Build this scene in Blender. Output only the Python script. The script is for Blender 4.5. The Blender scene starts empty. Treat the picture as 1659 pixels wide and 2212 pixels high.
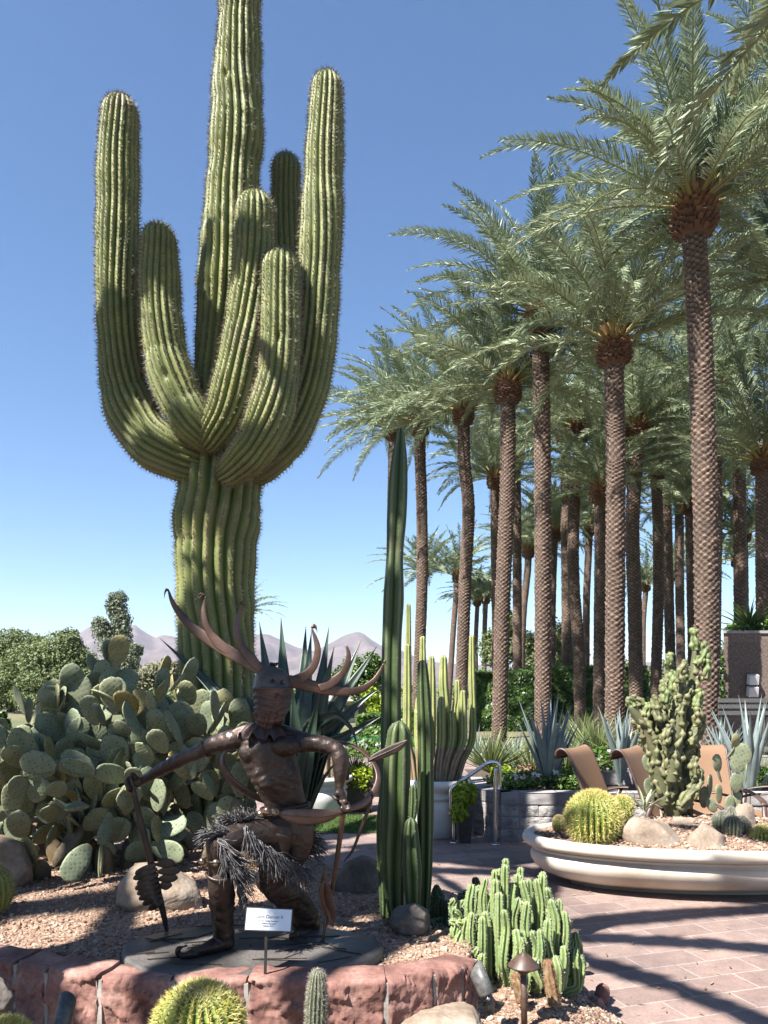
import bpy, math, random
import numpy as np
from mathutils import Vector, noise as mnoise

sc = bpy.context.scene
COL = sc.collection
rng = np.random.default_rng(11)
R_ = math.radians

# ---------------------------------------------------------------- camera, sky, sun, exposure
FPX, CXP, HYP, CAMZ = 1659.0, 829.5, 1490.0, 1.6      # the photograph at 1659 x 2212
cam = bpy.data.cameras.new("camera")
cam.sensor_fit = 'VERTICAL'; cam.sensor_height = 36.0
cam.lens = 36.0 * FPX / 2212.0
cam.shift_y = (HYP - 1106.0) / 2212.0
cam.clip_start = 0.05; cam.clip_end = 20000
camo = bpy.data.objects.new("camera", cam); COL.objects.link(camo)
camo.location = (0, 0, CAMZ); camo.rotation_euler = (R_(90), 0, 0)
sc.camera = camo

SUN_EL = R_(52); SUN_H = np.array([0.75, 0.66]); SUN_H /= np.linalg.norm(SUN_H)
sun = bpy.data.lights.new("sun", 'SUN'); sun.energy = 5.0; sun.angle = R_(0.5); sun.color = (1.0, 0.955, 0.88)
suno = bpy.data.objects.new("sun", sun); COL.objects.link(suno)
d = Vector((SUN_H[0]*math.cos(SUN_EL), SUN_H[1]*math.cos(SUN_EL), -math.sin(SUN_EL)))
suno.rotation_euler = d.to_track_quat('-Z', 'Y').to_euler(); suno.location = (-6, -6, 12)

world = bpy.data.worlds.new("World"); sc.world = world; world.use_nodes = True
wn = world.node_tree; wn.nodes.clear()
sky = wn.nodes.new('ShaderNodeTexSky'); sky.sky_type = 'NISHITA'; sky.sun_disc = False
sky.sun_elevation = SUN_EL; sky.sun_rotation = math.atan2(-SUN_H[0], -SUN_H[1])
sky.altitude = 400; sky.air_density = 1.0; sky.dust_density = 0.3; sky.ozone_density = 3.0
bg = wn.nodes.new('ShaderNodeBackground'); bg.inputs['Strength'].default_value = 0.055
wo = wn.nodes.new('ShaderNodeOutputWorld')
hs = wn.nodes.new('ShaderNodeHueSaturation'); hs.inputs['Saturation'].default_value = 1.1
wn.links.new(sky.outputs[0], hs.inputs['Color']); wn.links.new(hs.outputs[0], bg.inputs[0]); wn.links.new(bg.outputs[0], wo.inputs[0])

sc.view_settings.view_transform = 'Standard'; sc.view_settings.look = 'None'
sc.view_settings.exposure = 1.9; sc.view_settings.gamma = 1.0
sc.view_settings.use_curve_mapping = False

# ---------------------------------------------------------------- helpers: points, meshes
def P(u, v, Y):
    """a point Y metres in front of the camera, seen at (u, v) in the photograph"""
    return np.array([(u-CXP)/FPX*Y, Y, CAMZ-(v-HYP)/FPX*Y])
def XZ(u, Y): return (u-CXP)/FPX*Y
def px(n, Y): return n*Y/FPX

class G:
    def __init__(s): s.v=[]; s.f=[]; s.m=[]; s.a=[]; s.n=0; s.sm=[]
    def add(s, V, F, mat=0, attr=None, smooth=True):
        V=np.asarray(V,float).reshape(-1,3)
        if not isinstance(F,(list,tuple)): F=[F]
        for f in F:
            f=np.asarray(f,int)
            if f.size==0: continue
            s.f.append(f+s.n); s.m.append(np.full(len(f),mat)); s.sm.append(np.full(len(f),smooth))
        s.v.append(V); s.n+=len(V)
        s.a.append(np.zeros(len(V)) if attr is None else np.broadcast_to(np.asarray(attr,float),(len(V),)).copy())
        return s
    def mesh(s, name, mats, org=(0,0,0)):
        V=np.concatenate(s.v)-np.asarray(org,float); A=np.concatenate(s.a)
        me=bpy.data.meshes.new(name)
        cnt=np.concatenate([np.full(len(f),f.shape[1]) for f in s.f])
        loops=np.concatenate([f.ravel() for f in s.f])
        me.vertices.add(len(V)); me.vertices.foreach_set('co',V.astype(np.float32).ravel())
        me.loops.add(len(loops)); me.loops.foreach_set('vertex_index',loops.astype(np.int32))
        me.polygons.add(len(cnt))
        st=np.concatenate([[0],np.cumsum(cnt)[:-1]])
        me.polygons.foreach_set('loop_start',st.astype(np.int32))
        me.polygons.foreach_set('material_index',np.concatenate(s.m).astype(np.int32))
        me.polygons.foreach_set('use_smooth',np.concatenate(s.sm).astype(bool))
        at=me.attributes.new('k','FLOAT','POINT'); at.data.foreach_set('value',A.astype(np.float32))
        me.update(calc_edges=True)
        for m in mats: me.materials.append(m)
        return me

def link(name, data, parent=None, loc=(0,0,0)):
    o=bpy.data.objects.new(name,data); COL.objects.link(o); o.location=loc
    if parent is not None: o.parent=parent
    return o
def tag(o, label=None, cat=None, group=None, kind=None):
    if label: o['label']=label
    if cat: o['category']=cat
    if group: o['group']=group
    if kind: o['kind']=kind
    return o
ORG={}
def thing(name, loc, label, cat, group=None):
    o=link(name,None,None,tuple(float(c) for c in loc)); o.empty_display_size=.1
    ORG[o.name]=np.asarray(loc,float)
    return tag(o,label,cat,group)
def org(o):
    while o.parent is not None: o=o.parent
    return ORG.get(o.name,np.zeros(3))
def part(name, g, mats, parent):
    """world-space geometry as a part (or sub-part) of a thing"""
    return link(name, g.mesh(name,mats if isinstance(mats,(list,tuple)) else [mats],org(parent)), parent)
def single(name, g, mats, loc, label, cat, group=None):
    """a thing that is one mesh"""
    o=link(name,g.mesh(name,mats if isinstance(mats,(list,tuple)) else [mats],loc),None,tuple(float(c) for c in loc))
    ORG[o.name]=np.asarray(loc,float)
    return tag(o,label,cat,group)
def struct(name, g, mats, kind='structure'):
    o=link(name,g.mesh(name,mats if isinstance(mats,(list,tuple)) else [mats])); o['kind']=kind; return o

def cr(pts, step):
    """Catmull-Rom through pts (k,d); the first three columns are positions"""
    p=np.asarray(pts,float); k=len(p)
    e=np.vstack([2*p[0]-p[1],p,2*p[-1]-p[-2]]); out=[]
    for i in range(k-1):
        a,b,c,dd=e[i],e[i+1],e[i+2],e[i+3]
        n=max(1,int(math.ceil(np.linalg.norm(c[:3]-b[:3])/step)))
        t=np.linspace(0,1,n,endpoint=False)[:,None]
        out.append(.5*((2*b)+(-a+c)*t+(2*a-5*b+4*c-dd)*t**2+(-a+3*b-3*c+dd)*t**3))
    out.append(p[-1:]); return np.vstack(out)
def frames(Pt, n0=None):
    T=np.gradient(Pt,axis=0); T/=np.linalg.norm(T,axis=1,keepdims=True)+1e-12
    if n0 is None:
        n0=np.array([0,-1.,0]) if abs(T[0][1])<.9 else np.array([1.,0,0])
    n=np.asarray(n0,float)-np.dot(n0,T[0])*T[0]; n/=np.linalg.norm(n)
    N=np.zeros_like(Pt); N[0]=n
    for i in range(1,len(Pt)):
        n=N[i-1]-np.dot(N[i-1],T[i])*T[i]; N[i]=n/(np.linalg.norm(n)+1e-12)
    return T,N,np.cross(T,N)
def tube(Pt, R, n=10, n0=None, cap=True, prof=None, tw=None):
    """R: (k,) or (k,2) radii along N (n0) and B. Returns V, [quads, tris], ring grid"""
    Pt=np.asarray(Pt,float); k=len(Pt); R=np.asarray(R,float)
    if R.ndim==0: R=np.full(k,float(R))
    R2=np.stack([R,R],1) if R.ndim==1 else R
    T,N,B=frames(Pt,n0); th=np.arange(n)*2*np.pi/n
    pr=np.ones((k,n)) if prof is None else np.broadcast_to(prof,(k,n))
    tt=th[None]+(np.zeros((k,1)) if tw is None else np.asarray(tw)[:,None])
    V=Pt[:,None]+N[:,None]*(np.cos(tt)*R2[:,:1]*pr)[...,None]+B[:,None]*(np.sin(tt)*R2[:,1:]*pr)[...,None]
    i=np.arange(k-1)[:,None]*n; j=np.arange(n)[None]; j2=(j+1)%n
    Q=np.stack([i+j,i+j2,i+n+j2,i+n+j],-1).reshape(-1,4)
    V=V.reshape(-1,3); F=[Q]
    if cap:
        V=np.vstack([V,Pt[:1],Pt[-1:]]); jj=np.arange(n); j2=(jj+1)%n; b=(k-1)*n
        F.append(np.vstack([np.stack([j2,jj,np.full(n,k*n)],1),np.stack([b+jj,b+j2,np.full(n,k*n+1)],1)]))
    return V,F
def roundtip(Pt, R, m=7, both=False):
    """close a tube by a dome at its end"""
    t=Pt[-1]-Pt[-2]; t/=np.linalg.norm(t); r=R[-1]
    a=np.linspace(0,np.pi/2,m+1)[1:]
    P2=np.vstack([Pt]+[Pt[-1]+t*r*1.05*np.sin(x) for x in a]); R2=np.concatenate([R,r*np.cos(a)+1e-4])
    return P2,R2
def ball(c, r, n=12, m=8, sq=None):
    c=np.asarray(c,float); r=np.broadcast_to(np.asarray(r,float),(3,))
    ph=np.linspace(-np.pi/2,np.pi/2,m+1)
    Pt=np.stack([np.zeros(m+1),np.zeros(m+1),np.sin(ph)],1); th=np.arange(n)*2*np.pi/n
    V=np.stack([np.cos(ph)[:,None]*np.cos(th),np.cos(ph)[:,None]*np.sin(th),np.repeat(np.sin(ph)[:,None],n,1)],-1).reshape(-1,3)
    i=np.arange(m)[:,None]*n; j=np.arange(n)[None]; j2=(j+1)%n
    Q=np.stack([i+j,i+j2,i+n+j2,i+n+j],-1).reshape(-1,4)
    return V*r+c,[Q]
def box(lo, hi):
    x0,y0,z0=lo; x1,y1,z1=hi
    V=[(x0,y0,z0),(x1,y0,z0),(x1,y1,z0),(x0,y1,z0),(x0,y0,z1),(x1,y0,z1),(x1,y1,z1),(x0,y1,z1)]
    return np.array(V,float),[np.array([(3,2,1,0),(4,5,6,7),(0,1,5,4),(1,2,6,5),(2,3,7,6),(3,0,4,7)])]
def obox(c, ax, half):
    """box with axes ax (3x3 rows) and half sizes"""
    V,F=box((-1,-1,-1),(1,1,1)); return (V*np.asarray(half))@np.asarray(ax)+np.asarray(c),F
def bar(a, b, w, t, n0=(0,-1,0)):
    a=np.asarray(a,float); b=np.asarray(b,float); T=b-a; L=np.linalg.norm(T); T/=L
    N=np.asarray(n0,float)-np.dot(n0,T)*T; N/=np.linalg.norm(N); B=np.cross(T,N)
    return obox((a+b)/2,[B,N,T],(w/2,t/2,L/2))
def rotz(a):
    c,s=math.cos(a),math.sin(a); return np.array([[c,-s,0],[s,c,0],[0,0,1]])
_W={}
def nz(p, scale=1., seed=0, octs=3):
    """cheap smooth pseudo noise, about -1..1"""
    p=np.asarray(p,float); out=np.zeros(p.shape[:-1]); amp=1.; tot=0
    for o in range(octs):
        key=(seed,o)
        if key not in _W:
            r=np.random.default_rng(seed*131+o*17+5); w=r.normal(size=(7,3)); w/=np.linalg.norm(w,axis=1,keepdims=True)
            _W[key]=(w*r.uniform(.6,1.5,(7,1)),r.uniform(0,6.28,7))
        w,ph=_W[key]
        out+=amp*np.sin((p*scale*2**o)@w.T*3.0+ph).sum(-1)/3.2; tot+=amp; amp*=.5
    return out/tot

# ---------------------------------------------------------------- materials (all procedural)
def nodes(name):
    m=bpy.data.materials.new(name); m.use_nodes=True; nt=m.node_tree; b=nt.nodes['Principled BSDF']; return m,nt,b
def ramp(nt, fac, stops):
    r=nt.nodes.new('ShaderNodeValToRGB'); e=r.color_ramp.elements
    while len(e)<len(stops): e.new(.5)
    for x,(pos,c) in zip(e,stops): x.position=pos; x.color=(*c[:3],1)
    nt.links.new(fac,r.inputs[0]); return r.outputs[0]
def tex(nt, kind, scale, coord=None, detail=4, **kw):
    t=nt.nodes.new({'noise':'ShaderNodeTexNoise','voro':'ShaderNodeTexVoronoi','brick':'ShaderNodeTexBrick','wave':'ShaderNodeTexWave'}[kind])
    t.inputs['Scale'].default_value=scale
    if kind=='noise': t.inputs['Detail'].default_value=detail
    for k,v in kw.items():
        if k in t.inputs: t.inputs[k].default_value=v
        else: setattr(t,k,v)
    if coord is not None: nt.links.new(coord,t.inputs['Vector'])
    return t
def mixc(nt, fac, a, b, mode='MIX'):
    m=nt.nodes.new('ShaderNodeMix'); m.data_type='RGBA'; m.blend_type=mode
    for s,x in ((0,fac),(6,a),(7,b)):
        if hasattr(x,'is_output'): nt.links.new(x,m.inputs[s])
        elif s==0: m.inputs[0].default_value=x
        else: m.inputs[s].default_value=(*x[:3],1)
    return m.outputs[2]
def math_(nt, op, a, b=None, clamp=False):
    m=nt.nodes.new('ShaderNodeMath'); m.operation=op; m.use_clamp=clamp
    for i,x in enumerate((a,b)):
        if x is None: continue
        if hasattr(x,'is_output'): nt.links.new(x,m.inputs[i])
        else: m.inputs[i].default_value=x
    return m.outputs[0]
def bump(nt, b, h, strength, dist=.01, prev=None):
    n=nt.nodes.new('ShaderNodeBump'); n.inputs['Strength'].default_value=strength; n.inputs['Distance'].default_value=dist
    nt.links.new(h,n.inputs['Height'])
    if prev is not None: nt.links.new(prev,n.inputs['Normal'])
    nt.links.new(n.outputs[0],b.inputs['Normal']); return n.outputs[0]
def coord(nt, kind='Object'): return nt.nodes.new('ShaderNodeTexCoord').outputs[kind]
def attr(nt, name='k'):
    a=nt.nodes.new('ShaderNodeAttribute'); a.attribute_name=name; return a.outputs['Fac']
def M(name, stops, scale=8., rough=.75, bumps=(), metal=0., detail=5, fine=None, spec=.5, rnd=0., trans=0.):
    """noise-coloured surface; bumps = [(scale, strength, distance)]; fine = (scale, amount) speckle; rnd = value shift per object"""
    m,nt,b=nodes(name); c=coord(nt)
    t=tex(nt,'noise',scale,c,detail)
    s2=[(.5+(p-.5)*.55,tuple(q*.86 for q in cl)) for p,cl in stops]
    colr=ramp(nt,t.outputs['Fac'],s2)
    if fine:
        f=tex(nt,'noise',fine[0],c,3); v=ramp(nt,f.outputs['Fac'],[(.3,(1-fine[1],)*3),(.7,(1+fine[1],)*3)])
        colr=mixc(nt,1.,colr,v,'MULTIPLY')
    if rnd:
        oi=nt.nodes.new('ShaderNodeObjectInfo'); h=nt.nodes.new('ShaderNodeHueSaturation')
        v=math_(nt,'MULTIPLY_ADD',oi.outputs['Random'],2*rnd); v.node.inputs[2].default_value=1-rnd
        nt.links.new(v,h.inputs['Value']); nt.links.new(colr,h.inputs['Color']); colr=h.outputs[0]
    nt.links.new(colr,b.inputs['Base Color']); b.inputs['Roughness'].default_value=rough; b.inputs['Metallic'].default_value=metal
    b.inputs['Specular IOR Level'].default_value=spec
    pv=None
    for (s,st,ds) in bumps:
        t2=tex(nt,'noise',s,c,4); pv=bump(nt,b,t2.outputs['Fac'],st,ds,pv)
    return m
def leafmat(name, a, b_, rough=.5, under=.25, spec=.4):
    """foliage: colour between a and b_ by the mesh's k value, with light passing through the leaf"""
    m,nt,b=nodes(name); colr=ramp(nt,attr(nt),[(0,a),(1,b_)])
    nt.links.new(colr,b.inputs['Base Color']); b.inputs['Roughness'].default_value=rough; b.inputs['Specular IOR Level'].default_value=spec
    tr=nt.nodes.new('ShaderNodeBsdfTranslucent'); hs=nt.nodes.new('ShaderNodeHueSaturation'); hs.inputs['Saturation'].default_value=1.15; hs.inputs['Value'].default_value=1.3
    nt.links.new(colr,hs.inputs['Color']); nt.links.new(hs.outputs[0],tr.inputs['Color'])
    mx=nt.nodes.new('ShaderNodeMixShader'); mx.inputs[0].default_value=under
    nt.links.new(b.outputs[0],mx.inputs[1]); nt.links.new(tr.outputs[0],mx.inputs[2])
    nt.links.new(mx.outputs[0],nt.nodes['Material Output'].inputs['Surface']); return m
# ---------------------------------------------------------------- materials used in several places
m_gravel,nt,b=nodes('gravel'); c=coord(nt)
v1=tex(nt,'voro',70,c); v2=tex(nt,'voro',150,c); n1=tex(nt,'noise',1.4,c,4)
g1=ramp(nt,v1.outputs['Color'],[(0,(.18,.105,.07)),(.35,(.32,.205,.145)),(.7,(.39,.27,.20)),(1,(.46,.36,.28))])
g2=ramp(nt,n1.outputs['Fac'],[(.35,(.82,.8,.8)),(.65,(1.1,1.06,1.0))])
cc=mixc(nt,1.,g1,g2,'MULTIPLY'); nt.links.new(cc,b.inputs['Base Color']); b.inputs['Roughness'].default_value=.95
dd=math_(nt,'SUBTRACT',1.,v1.outputs['Distance']); bump(nt,b,dd,.9,.012)
m_pebble,nt,b=nodes('pebble')
nt.links.new(ramp(nt,attr(nt),[(0,(.17,.095,.065)),(.3,(.31,.19,.135)),(.65,(.40,.275,.205)),(1,(.52,.42,.34))]),b.inputs['Base Color']); b.inputs['Roughness'].default_value=.9
m_sand=M('red_sandstone',[(.2,(.19,.085,.07)),(.5,(.33,.165,.135)),(.8,(.45,.26,.215))],7,.9,[(22,.5,.012),(90,.5,.004)],fine=(60,.22))
m_mortar=M('mortar',[(.3,(.34,.31,.28)),(.7,(.48,.44,.40))],20,.95,[(80,.5,.004)])
m_rock=M('tan_rock',[(.2,(.30,.22,.16)),(.5,(.44,.34,.26)),(.8,(.56,.47,.38))],5,.9,[(9,.5,.03),(50,.5,.006)],fine=(45,.18))
m_darkrock=M('dark_rock',[(.2,(.10,.085,.075)),(.5,(.18,.15,.13)),(.8,(.27,.23,.20))],6,.9,[(10,.5,.03),(60,.5,.006)],fine=(60,.2))
m_cream=M('cream_cast_stone',[(.2,(.50,.405,.31)),(.45,(.68,.585,.48)),(.8,(.78,.70,.60))],1.6,.9,[(60,.12,.004)],fine=(140,.05))
m_white=M('white_cast_stone',[(.2,(.72,.69,.66)),(.5,(.80,.78,.75)),(.8,(.84,.82,.80))],3,.7,[(60,.1,.003)],fine=(120,.04))
m_block=M('grey_split_block',[(.2,(.24,.22,.21)),(.5,(.34,.32,.31)),(.8,(.44,.42,.40))],9,.95,[(25,.9,.02),(90,.6,.006)],fine=(70,.25))
m_cap=M('grey_block_cap',[(.2,(.26,.245,.24)),(.5,(.32,.30,.30)),(.8,(.37,.35,.34))],9,.9,[(90,.3,.004)],fine=(90,.12))
m_soil=M('soil',[(.2,(.05,.035,.025)),(.8,(.12,.085,.06))],18,.95,[(40,.6,.02)])
m_steel,nt,b=nodes('stainless_steel'); b.inputs['Metallic'].default_value=1; b.inputs['Roughness'].default_value=.22
nt.links.new(ramp(nt,tex(nt,'noise',30,coord(nt)).outputs['Fac'],[(.3,(.55,.55,.56)),(.7,(.66,.66,.66))]),b.inputs['Base Color'])
m_darkmetal=M('dark_painted_metal',[(.3,(.030,.026,.024)),(.7,(.055,.048,.044))],14,.45,[(120,.1,.002)])
m_greymetal=M('weathered_grey_metal',[(.3,(.09,.09,.09)),(.7,(.16,.16,.155))],60,.5,[(200,.15,.001)],fine=(240,.15))
m_rustmetal=M('brown_metal',[(.3,(.075,.04,.03)),(.7,(.13,.075,.055))],30,.5,[(160,.2,.001)])

# ---------------------------------------------------------------- ground, pavement, lawn
def sheet(name, x0,x1,y0,y1,z,m):
    g=G(); g.add([(x0,y0,z),(x1,y0,z),(x1,y1,z),(x0,y1,z)],np.array([[0,1,2,3]]),smooth=False); return struct(name,g,[m])
m_ground=M('dry_grass_ground',[(.3,(.10,.12,.04)),(.55,(.15,.16,.06)),(.8,(.24,.20,.12))],.05,.95,[(3,.4,.05)],fine=(2.0,.25))
g=G(); g.add([(-6000,-60,-.03),(6000,-60,-.03),(6000,9000,-.03),(-6000,9000,-.03)],np.array([[0,1,2,3]]),smooth=False); struct('ground',g,[m_ground])

m_pave,nt,b=nodes('brick_pavers'); c=coord(nt)
mp=nt.nodes.new('ShaderNodeMapping'); mp.inputs['Rotation'].default_value=(0,0,R_(-17)); nt.links.new(c,mp.inputs['Vector'])
wob=tex(nt,'noise',5,c,2); va=nt.nodes.new('ShaderNodeVectorMath'); va.operation='MULTIPLY_ADD'; va.inputs[1].default_value=(.014,.014,0); nt.links.new(wob.outputs['Color'],va.inputs[0]); nt.links.new(mp.outputs[0],va.inputs[2])
br=tex(nt,'brick',1.0,va.outputs[0]); br.offset=.5; br.inputs['Brick Width'].default_value=.42; br.inputs['Row Height'].default_value=.21
br.inputs['Mortar Size'].default_value=.006; br.inputs['Mortar Smooth'].default_value=.3; br.inputs['Bias'].default_value=0
br.inputs['Color1'].default_value=(.32,.23,.20,1); br.inputs['Color2'].default_value=(.235,.165,.145,1); br.inputs['Mortar'].default_value=(.38,.31,.28,1)
n1=tex(nt,'noise',1.1,c,5); n2=tex(nt,'noise',60,c,4); n3=tex(nt,'noise',9,c,5)
cc=mixc(nt,1.,br.outputs['Color'],ramp(nt,n1.outputs['Fac'],[(.33,(.74,.74,.77)),(.5,(1,1,1)),(.66,(1.16,1.11,1.08))]),'MULTIPLY')
cc=mixc(nt,1.,cc,ramp(nt,n3.outputs['Fac'],[(.35,(.86,.86,.87)),(.65,(1.1,1.1,1.1))]),'MULTIPLY')
cc=mixc(nt,1.,cc,ramp(nt,n2.outputs['Fac'],[(.3,(.84,.84,.84)),(.7,(1.15,1.15,1.15))]),'MULTIPLY')
nt.links.new(cc,b.inputs['Base Color']); b.inputs['Roughness'].default_value=.8
pv=bump(nt,b,br.outputs['Fac'],.4,-.004); bump(nt,b,n2.outputs['Fac'],.3,.003,pv)
sheet('pavement',-12,16,-3,18,0,m_pave)
m_lawn=M('lawn_grass',[(.25,(.045,.10,.015)),(.5,(.075,.15,.025)),(.8,(.12,.19,.045))],14,.9,[(120,.8,.02)],fine=(140,.4))
lw=sheet('lawn',-1.9,.12,8.55,9.75,.006,m_lawn)
g=G(); n=16000; xy=np.stack([rng.uniform(-1.9,.12,n),rng.uniform(8.55,9.75,n)],1); a=rng.uniform(0,6.28,n); h=rng.uniform(.015,.035,n)
p0=np.stack([xy[:,0],xy[:,1],np.full(n,.006)],1); dx=np.stack([np.cos(a),np.sin(a),0*a],1)*.003; tip=p0+np.stack([rng.normal(0,.01,n),rng.normal(0,.01,n),h],1)
V=np.stack([p0-dx,p0+dx,tip],1).reshape(-1,3); g.add(V,np.arange(3*n).reshape(-1,3),0,np.repeat(rng.uniform(0,1,n),3))
struct('lawn_blades',g,[leafmat('grass_blade',(.05,.11,.015),(.14,.22,.05))],'stuff')

# ---------------------------------------------------------------- planting bed: two levels of gravel behind and before the stone wall
WT=.505
def onz(u,v,z):
    Y=(CAMZ-z)*FPX/(v-HYP); return np.array([XZ(u,Y),Y])
WALLPX=[(-150,2046),(-60,2062),(30,2076),(97,2094),(213,2108),(370,2112),(533,2117),(690,2118),(836,2115),(940,2098),(1000,2083),(1030,2066)]
WALL=np.array([onz(u,v,WT) for u,v in WALLPX])                # front top edge of the wall, plan
UP=np.vstack([[[-6.5,WALL[0,1]+.5],[-2.2,WALL[0,1]+.15]],WALL+[0,.05],[[.47,3.6],[.44,4.2],[.28,4.9],[-.15,5.35],[-.5,6.2],[-.75,7.4],[-1.3,8.0],[-6.5,8.2]]])
LO=np.array([[-6.5,.8],[1.1,1.2],[1.22,2.6],[1.2,3.4],[1.1,3.85],[1.03,4.6],[.95,5.1],[.75,5.6],[.45,5.9],[.1,5.6],[-.2,5.0],[-6.5,5.]])
def sdf(p, poly):
    a=poly; b2=np.roll(poly,-1,0); dmin=np.full(len(p),1e9); ins=np.zeros(len(p),bool)
    for (x1,y1),(x2,y2) in zip(a,b2):
        e=np.array([x2-x1,y2-y1]); w=p-[x1,y1]; t=np.clip((w@e)/(e@e),0,1)
        dmin=np.minimum(dmin,np.linalg.norm(w-t[:,None]*e,axis=1))
        cnd=((y1>p[:,1])!=(y2>p[:,1]))&(p[:,0]<(x2-x1)*(p[:,1]-y1)/((y2-y1) if y2!=y1 else 1e-9)+x1); ins^=cnd
    return np.where(ins,dmin,-dmin)
def bedz(X,Y):
    p=np.stack([np.ravel(X),np.ravel(Y)],1); du=sdf(p,UP); dl=sdf(p,LO)
    q=np.stack([p[:,0],p[:,1],0*p[:,0]],1)
    front=p[:,1]<3.7
    zu=np.where(front,np.clip(du/.03,0,1)*.455,np.clip(du/.45,0,1)**.7*.455)
    zu=np.where(du>0,zu+(.012+.02*(p[:,1]>3.75))*nz(q,.9,3)*np.clip(du/.3,0,1)+.03*np.clip((p[:,1]-3.8)/1.5,0,1),-.08)
    zl=np.where(dl>0,np.clip(dl/.5,0,1)**.8*.245+.012+.02*nz(q,1.3,4)*np.clip(dl/.3,0,1),-.08)
    return np.maximum(zu,zl).reshape(np.shape(X))
def bz(x,y): return float(bedz(np.array([x]),np.array([y]))[0])
gx=np.arange(-5.2,1.4,.03); gy=np.arange(1.3,8.4,.03); XX,YY=np.meshgrid(gx,gy); ZZ=bedz(XX,YY)
V=np.stack([XX,YY,ZZ],-1).reshape(-1,3); nx=len(gx); ny=len(gy)
i=(np.arange(ny-1)[:,None]*nx+np.arange(nx-1)[None]).ravel(); Q=np.stack([i,i+1,i+nx+1,i+nx],1)
keep=(V[Q][:,:,2]>-.05).any(1); g=G(); g.add(V,Q[keep]); struct('gravel_bed',g,[m_gravel])
# loose pebbles lying on it: uncountable
def pebbles(name, pts, size, seed=1):
    r=np.random.default_rng(seed); n=len(pts)
    t=(1+5**.5)/2; ico=np.array([(-1,t,0),(1,t,0),(-1,-t,0),(1,-t,0),(0,-1,t),(0,1,t),(0,-1,-t),(0,1,-t),(t,0,-1),(t,0,1),(-t,0,-1),(-t,0,1)])/1.9
    F=np.array([(0,11,5),(0,5,1),(0,1,7),(0,7,10),(0,10,11),(1,5,9),(5,11,4),(11,10,2),(10,7,6),(7,1,8),(3,9,4),(3,4,2),(3,2,6),(3,6,8),(3,8,9),(4,9,5),(2,4,11),(6,2,10),(8,6,7),(9,8,1)])
    s=size*r.lognormal(0,.35,(n,1,1))*r.uniform(.6,1.25,(n,1,3)); a=r.uniform(0,6.28,n)
    V=ico[None]*(1+r.normal(0,.12,(n,12,1)))*s
    ca,sa=np.cos(a)[:,None],np.sin(a)[:,None]; V=np.stack([V[...,0]*ca-V[...,1]*sa,V[...,0]*sa+V[...,1]*ca,V[...,2]*.75],-1)+pts[:,None]
    g=G(); g.add(V.reshape(-1,3),(F[None]+np.arange(n)[:,None,None]*12).reshape(-1,3),0,np.repeat(r.uniform(0,1,n),12),smooth=False)
    return struct(name,g,[m_pebble],'stuff')
r=np.random.default_rng(5); n=26000
yy=1.9+r.uniform(0,1,n)**1.5*3.4; xx=r.uniform(-.56,.45,n)*yy*1.02+.05
zz=bedz(xx,yy); k=zz>.05; pebbles('gravel',np.stack([xx,yy,zz+.002],1)[k],.0075)

# dry leaf litter blown over the bed and the paving: uncountable
r=np.random.default_rng(77); n=900; yy=2.2+r.uniform(0,1,n)**1.3*6; xx=r.uniform(-.5,.5,n)*yy; zz=np.maximum(bedz(xx,yy),0)+.006
a=r.uniform(0,6.28,n); l=r.uniform(.008,.026,n)[:,None]; w=l*r.uniform(.12,.3,n)[:,None]; dx=np.stack([np.cos(a),np.sin(a),r.normal(0,.15,n)],1); dy=np.stack([-np.sin(a),np.cos(a),r.normal(0,.3,n)],1); c=np.stack([xx,yy,zz+.004],1)
g=G(); g.add(np.stack([c-dx*l,c-dy*w,c+dx*l,c+dy*w],1).reshape(-1,3),np.arange(4*n).reshape(-1,4),0,np.repeat(r.uniform(0,1,n),4),smooth=False)
struct('leaf_litter',g,[leafmat('dry_leaf',(.16,.09,.05),(.42,.32,.19),.8,.1)],'stuff')

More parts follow.
